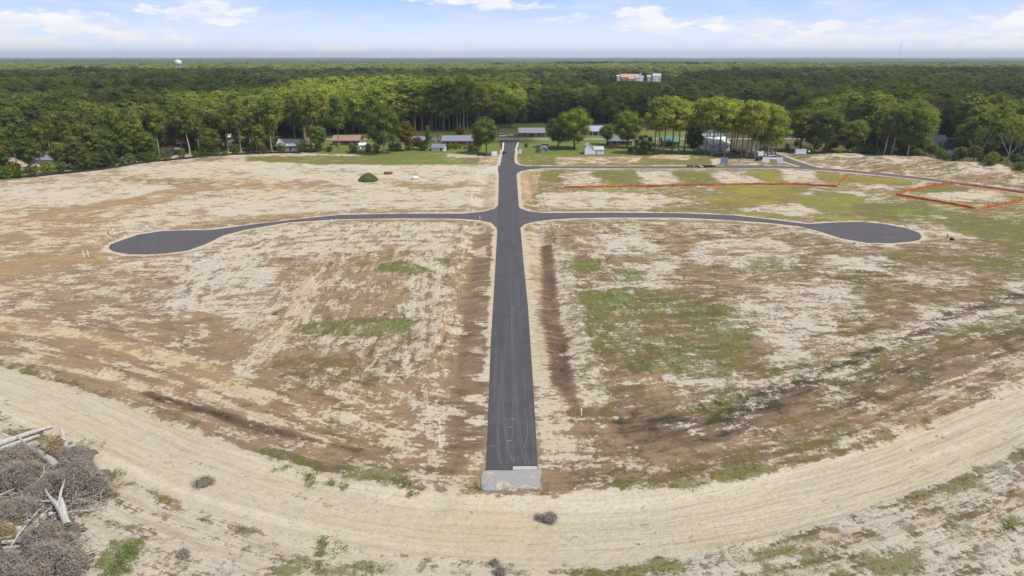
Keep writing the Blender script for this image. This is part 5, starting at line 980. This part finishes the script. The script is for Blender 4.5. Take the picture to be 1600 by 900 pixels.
log([(-25,706,.5),(20,690,.55),(55,678,.5),(84,668,.35)], [.42,.38,.30,.12], 'longest pale log, upper of the pair at the top of the debris'); log([(-20,716,.5),(20,700,.6),(62,684,.5)], [.40,.34,.20], 'pale log just below the longest one'); log([(30,690,.9),(48,706,.9),(58,716,.7)], [.14,.12,.05], 'thin crooked branch across the long logs', 'branch', 'branch', False)
log([(52,706,.6),(70,718,.8),(91,734,.8)], [.26,.50,.58], 'thick sawn log with a dark cut end pointing right'); e = log([(103,703,.2),(101,690,1.2),(98,683,1.6)], [.34,.26,.2], 'upright grey root stump at the top of the debris', 'stump', 'stump')
for q in (((-.2, .5, 1.2), (-.9, .9, 1.5), (-1.3, .5, 1.3)), ((0, 0, .5), (1.1, .3, .5), (1.9, .7, .3)), ((0, 0, .2), (.9, -.5, .2), (1.7, -.4, .0))): b = MB(); b.tube(q, [.2, .13, .05], 6); b.build('root', M_log, e)
e = log([(107,829,.9),(101,815,1.2),(93,803,1.4),(84,795,1.6)], [.46,.40,.32,.22], 'big bleached forked log with a pointed spike, centre of the debris', 'forked_log')
def w3(px, py, z, o=e): x, y = P(px, py); return Vector((x, y, gz(x, y)+z))-o.location
b = MB(); b.tube([w3(103,821,1.0), w3(101,806,1.5), w3(99,796,1.8)], [.42, .36, .2], 8); b.build('fork', M_log, e); b = MB(); b.tube([w3(94,804,1.5), w3(101,788,2.3), w3(110,774,3.0)], [.20, .13, .03], 6); b.build('spike', M_log, e)
b = MB(); b.tube([w3(85,796,1.6), w3(78,788,1.8), w3(74,780,1.9)], [.2, .13, .03], 6); b.build('twig', M_log, e); b = MB(); b.tube([w3(86,796,1.5), w3(70,797,1.5), w3(58,793,1.2)], [.13, .09, .03], 6); b.build('twig', M_log, e)
log([(46,838,.6),(62,827,.8)], [.30,.26], 'short pale log left of the stone blocks'); log([(8,880,.5),(26,856,1.2),(44,836,1.5)], [.07,.09,.08], 'long thin pole leaning over the beams', 'pole', 'pole', False); log([(99,808,.7),(120,804,.7),(140,799,.3)], [.10,.13,.08], 'thin dark log reaching right onto the sand', 'log', 'log', False)
log([(-10,785,.9),(10,778,1.0),(24,771,1.0)], [.10,.09,.06], 'thin pale branch at the left edge above the green weeds', 'branch', 'branch', False); log([(58,762,.9),(70,752,1.5),(74,744,2.2)], [.09,.07,.03], 'thin upright forked branch left of the forked log', 'branch', 'branch', False); log([(63,752,.7),(72,749,1.4),(82,744,2.0)], [.07,.05,.02], 'curved twig crossing the upright branch', 'branch', 'branch', False)
log([(48,824,1.0),(60,812,1.2),(72,800,1.2)], [.08,.08,.05], 'grey stick left of the two stone blocks', 'branch', 'branch', False); log([(62,818,1.0),(78,806,1.1),(88,796,1.1)], [.07,.07,.05], 'grey stick running under the forked log', 'branch', 'branch', False); log([(5,742,1.2),(14,738,1.4),(22,736,1.3)], [.07,.06,.03], 'short bleached twig at the left edge', 'branch', 'branch', False)
log([(116,742,1.8),(106,735,2.0),(103,728,2.1)], [.06,.05,.02], 'small pale twig on the largest brush heap', 'branch', 'branch', False)
M_plank = mat('weathered_plank', (.46, .41, .34, 1), .2, 3, .9, (.3, 1, 1)); M_stone = mat('old_concrete_block', (.38, .35, .31, 1), .2, 3, .95)
for i, (a, c, z, lb) in enumerate((((5,856),(43,853),.9,'upper of three stacked timber beams at the left edge'), ((6,861),(41,858),.6,'middle of three stacked timber beams at the left edge'), ((8,867),(40,864),.3,'lowest of three stacked timber beams at the left edge'), ((16,842),(36,838),.7,'short plank above the stacked beams'), ((52,824),(66,815),.8,'tilted plank beside the small stone block'))):
    x, y = P(*a); x2, y2 = P(*c); l = math.hypot(x2-x, y2-y); b = MB(); b.box(0, l, -.14, .14, -.12, .12); o = b.build('timber_beam', M_plank, None, (x, y, gz(x, y)+z), math.atan2(y2-y, x2-x)); o.rotation_euler.x = .3*i; tag(o, lb, 'beam')
for px, py, w, z, lb in ((69,815,.95,.6,'grey stone block left of the forked log'), (82,812,.85,.6,'grey stone block touching the forked log'), (76,829,.8,.4,'broken stone block below the other two'), (31,834,1.0,.4,'pale stone lump near the short pale log'), (17,829,.8,.5,'pale stone lump at the left of the rubble'), (44,820,.6,.5,'small pale stone above the short pale log'), (52,880,.5,.4,'small white stone between the brush heaps'), (70,897,.6,.4,'white stone at the bottom edge of the debris')):
    stone(px, py, w, w*.8, M_stone, lb, 'stone_block', 'stone', z, px*.3, .3)
M_stick = mat('grey_sticks', (.29, .25, .205, 1), .35, 5, .95)
def sticks():
    g = np.random.default_rng(3); Vs = []
    for px, py, n, sp in ((120,790,420,1.9),(62,812,300,1.8),(20,790,260,2.2),(45,735,260,2.4),(95,740,260,2.0),(30,845,240,2.0),(60,870,220,2.2),(85,900,180,2.0),(10,720,200,2.0),(100,870,140,1.5),(75,700,120,1.8)):
        x, y = P(px, py); c = np.stack([x+g.normal(size=n)*sp, y+g.normal(size=n)*sp*.9, .25+g.random(n)*.9], 1); a = g.random(n)*6.28; d = np.stack([np.cos(a), np.sin(a), g.normal(size=n)*.18], 1); d /= np.linalg.norm(d, axis=1, keepdims=True); Vs.append(tris(n, c, d, .6+1.5*g.random((n, 1))**2, .03+.04*g.random((n, 1)), g))
    V_ = np.concatenate(Vs); tag(link('loose_sticks', np_mesh('loose_sticks', V_, np.arange(len(V_)).reshape(-1, 3), M_stick)), 'loose broken sticks strewn through the debris pile', 'sticks', kind='stuff')
sticks()
def litter_bed():
    # uneven bed of bark, soil and twigs under the debris
    pl = PP((-40,700),(30,694),(110,688),(150,706),(176,752),(170,775),(140,790),(120,812),(118,840),(140,870),(148,930),(-60,930)); xs = [p[0] for p in pl]; ys = [p[1] for p in pl]; gx, gy = np.meshgrid(np.arange(min(xs)-2, max(xs)+2, .28), np.arange(min(ys)-2, max(ys)+2, .28))
    q = -sdf(gx, gy, pl)+(fbm(gx, gy, 2.6, 4, 71, .65)-.5)*7.5; z = np.minimum(np.maximum(q, -.5), 2.2)*.20+(fbm(gx, gy, .9, 3, 72)-.5)*.5*(q > 0); n, m = gx.shape; i = np.arange((n-1)*(m-1)); a = (i//(m-1))*m+i % (m-1); F = np.stack([a, a+1, a+m+1, a+m], 1); F = F[(q.ravel()[F] > -.1).all(1)]
    hz = height(gx.ravel(), gy.ravel())[0]; t = NT('brush_litter'); p = t.pos(); f = t.noise(p, 7, 6, .75); l = t.noise(p, 1.1, 5, .7); c = t.mix(t.mr(f, .36, .60), (.07, .055, .042, 1), (.25, .205, .16, 1)); c = t.mix(t.mr(l, .58, .66), c, (.10, .12, .035, 1)); t.col(c); t.bump(f, .25, 1)
    tag(link('debris_bed', np_mesh('debris_bed', np.stack([gx.ravel(), gy.ravel(), hz+z.ravel()], 1), F, t.m)), kind='structure')
litter_bed()
# grass covered mound on the far left lot
x, y = P(575.5, 283); e = empty('grassy_mound', x, y, gz(x, y), 0, 'conical heap overgrown with green grass on the far sandy field', 'mound'); v, f = ICO2; g = np.random.default_rng(9); q = v*np.array([3.9, 3.4, 3.6]); q[:, 2] = np.maximum(q[:, 2], -.2)*(1-.18*np.hypot(v[:, 0], v[:, 1])); q[:, :2] *= (1.12-.3*np.maximum(v[:, 2:3], 0)); q *= 1+(g.random((len(v), 1))-.5)*.12
link('soil', np_mesh('soil', q*.95, f, mat('mound_soil', (.12, .13, .05, 1), .3, 2)), e); n = 2600; d = g.normal(size=(n, 3)); d[:, 2] = np.abs(d[:, 2]); d /= np.linalg.norm(d, axis=1, keepdims=True); c = d*np.array([3.9, 3.4, 3.2]); c[:, :2] *= (1.12-.3*d[:, 2:3]); c[:, 2] *= 1-.18*np.hypot(d[:, 0], d[:, 1])
up = np.array([0, 0, 1.])+g.normal(size=(n, 3))*.35; up /= np.linalg.norm(up, axis=1, keepdims=True); link('grass_cover', np_mesh('grass_cover', tris(n, c, up, .35+.4*g.random((n, 1)), .09, g), np.arange(n*3).reshape(-1, 3), M_grass), e)

# ------------------------------------------------------------------ weeds, clods
def weeds():
    g = np.random.default_rng(11); m = np.nonzero((Y > 60) & (Y < 235) & (np.abs(X) < .75*Y+8) & (DR > 1.2))[0]; gg = G[m]+(fbm(X[m], Y[m], 1.8, 3, 81)-.5)*1.3; den = sstep(gg, .62, 1.05); area = np.where(Y[m] < 165, .19, .19*((Y[m]-165)*.012+1)**2); k = m[g.random(len(m)) < np.clip(den*area*1.6, 0, .9)]
    k = k[g.permutation(len(k))[:26000]]; B = 5; n = len(k)*B; kk = np.repeat(k, B); lush = np.repeat(Lu[k]+g.normal(size=len(k))*.3 > .42, B); c = np.stack([X[kk]+g.normal(size=n)*.16, Y[kk]+g.normal(size=n)*.16, HZ[kk]-.02], 1); up = np.array([0, 0, 1.])+g.normal(size=(n, 3))*.55; up[:, 2] = np.abs(up[:, 2]); up /= np.linalg.norm(up, axis=1, keepdims=True)
    T3 = tris(n, c, up, .12+.26*g.random((n, 1)), .03+.05*g.random((n, 1)), g); F = np.arange(n*3).reshape(-1, 3)
    tag(link('weeds', np_mesh('weeds', T3, F, [M_grass, M_olive], np.where(lush, 0, 1))), 'low green and olive weeds growing in patches on the graded soil', 'weeds', kind='stuff')
    for spots, mt, nm, lb in ((((5,716,1.2),(35,790,1.6),(55,862,1.0),(92,836,1.2),(165,748,1.6),(147,706,1.5),(20,815,1.3),(172,775,1.0),(190,870,2.2),(205,852,1.4),(170,890,1.8),(650,765,1.2),(632,752,.8),(525,855,1.3),(512,845,.9),(570,890,1.2),(445,724,1.3),(480,736,1.6),(510,745,1.6),(535,752,1.2),(760,708,.0),(745,765,.8),(1572,820,.8),(790,860,.0),(1098,640,.8),(1120,630,.9),(1160,620,.9)), M_grass, 'weed_clumps', 'lush green weed clumps on the sand and in the debris'),):
        Vs = []
        for px, py, r in spots:
            if r <= 0: continue
            x, y = P(px, py); r *= .8; nn = int(330*r); cl_ = g.normal(size=(7, 2))*r*.7; ci = g.integers(0, 7, nn); c = np.stack([x+cl_[ci, 0]+g.normal(size=nn)*r*.25, y+cl_[ci, 1]*1.2+g.normal(size=nn)*r*.35, np.full(nn, gz(x, y)+(1.0 if px < 150 and py < 880 else .2 if px < 178 else 0))], 1); up = np.array([0, 0, 1.])+g.normal(size=(nn, 3))*.6; up[:, 2] = np.abs(up[:, 2]); up /= np.linalg.norm(up, axis=1, keepdims=True); Vs.append(tris(nn, c, up,   .07+.17*g.random((nn, 1)), .04+.05*g.random((nn, 1)), g))
        V_ = np.concatenate(Vs); tag(link(nm, np_mesh(nm, V_, np.arange(len(V_)).reshape(-1, 3), mt)), lb, 'weeds', kind='stuff')
    # small clods and stones, denser close to the camera
    m = np.nonzero((Y > 58) & (Y < 170) & (np.abs(X) < .75*Y+6) & (DR > 1.5) & (hd > hw-1.0))[0]; k = m[g.random(len(m)) < .10*sstep(fbm(X[m], Y[m], 4, 3, 83), .45, .65)]; k = k[:9000]; v = np.array([[1,0,0],[-.5,.9,0],[-.5,-.9,0],[.1,0,.9]]); f = np.array([[0,1,3],[1,2,3],[2,0,3]])
    s = (.04+.10*g.random((len(k), 1, 1))**2.5); V_ = (v[None]*s*(1+.5*g.normal(size=(len(k), 4, 1)))+np.stack([X[k]+g.random(len(k))*.3, Y[k]+g.random(len(k))*.3, HZ[k]-.02], 1)[:, None]).reshape(-1, 3); F = (f[None]+np.arange(len(k))[:, None, None]*4).reshape(-1, 3)
    tag(link('soil_clods', np_mesh('soil_clods', V_, F, mat('soil_clod', (.26, .21, .16, 1), .4, 1))), 'small soil clods and root bits scattered over the graded ground', 'clods', kind='stuff')
weeds()

# ------------------------------------------------------------------ clouds overhead whose shade lies on the woods
def cloud(name, foot_, alt, label):
    ox, oy = -sd.x/sd.z*-alt, -sd.y/sd.z*-alt; xs = [p[0] for p in foot_]; ys = [p[1] for p in foot_]
    gx, gy = np.meshgrid(np.arange(min(xs)-250, max(xs)+250, 34.0), np.arange(min(ys)-250, max(ys)+250, 34.0)); q = -sdf(gx, gy, foot_)+(fbm(gx, gy, 260, 4, 61)-.5)*520
    t = np.sqrt(np.maximum(q, 0)*70); t = np.minimum(t, 190)*(1+.5*(fbm(gx, gy, 90, 3, 62)-.5)); n, m = gx.shape; i = np.arange((n-1)*(m-1)); a = (i//(m-1))*m+i % (m-1); F = np.stack([a, a+1, a+m+1, a+m], 1)
    F = F[(t.ravel()[F] > 0).any(1)]; top = np.stack([gx.ravel()+ox, gy.ravel()+oy, alt+t.ravel()], 1); bot = np.stack([gx.ravel()+ox, gy.ravel()+oy, alt-.18*t.ravel()-.5], 1)
    m_ = bpy.data.materials.get('cloud_vapour')
    if not m_:
        k = NT('cloud_vapour'); m_ = k.m; tr = k.N.new('ShaderNodeBsdfTransparent'); df = k.N.new('ShaderNodeBsdfTranslucent'); df.inputs[0].default_value = (.95, .95, .95, 1); d2 = k.N.new('ShaderNodeBsdfDiffuse'); d2.inputs[0].default_value = (.95, .95, .95, 1)
        m1 = k.N.new('ShaderNodeMixShader'); m1.inputs[0].default_value = .5; m2 = k.N.new('ShaderNodeMixShader'); k.L.new(k.mr(k.noise(k.pos(), .004, 6, .6), .3, .7, .30, .62), m2.inputs[0])
        k.L.new(df.outputs[0], m1.inputs[1]); k.L.new(d2.outputs[0], m1.inputs[2]); k.L.new(tr.outputs[0], m2.inputs[1]); k.L.new(m1.outputs[0], m2.inputs[2]); o = [q for q in k.N if q.type == 'OUTPUT_MATERIAL'][0]; k.L.new(m2.outputs[0], o.inputs[0]); k.N.remove(k.b)
    tag(link(name, np_mesh(name, np.concatenate([top, bot]), np.concatenate([F, F[:, ::-1]+len(top)]), m_, smooth=True)), label, kind='structure')
cloud('cloud', [(-1500,520),(-900,450),(-300,470),(-270,500),(-330,520),(-350,800),(-300,1000),(60,1020),(150,1560),(-1700,1600)], 760, 'flat based fair weather cloud')
cloud('cloud', [(175,440),(900,330),(1700,1000),(1700,1900),(490,1900),(430,1180),(60,1050),(30,560),(120,540)], 800, 'flat based fair weather cloud')
# ------------------------------------------------------------------ summer haze
def haze():
    b = MB(); b.box(-21000, 21000, -3500, 20500, -9, 160); m = bpy.data.materials.new('summer_haze'); m.use_nodes = True; N = m.node_tree.nodes; N.clear()
    o = N.new('ShaderNodeOutputMaterial'); v = N.new('ShaderNodeVolumePrincipled'); v.inputs['Density'].default_value = 8.0e-5; v.inputs['Color'].default_value = (.88, .94, 1, 1); v.inputs['Anisotropy'].default_value = .2
    m.node_tree.links.new(v.outputs[0], o.inputs['Volume']); tag(b.build('haze', m), 'pale blue summer haze over the whole plain', 'haze', kind='stuff')
haze()
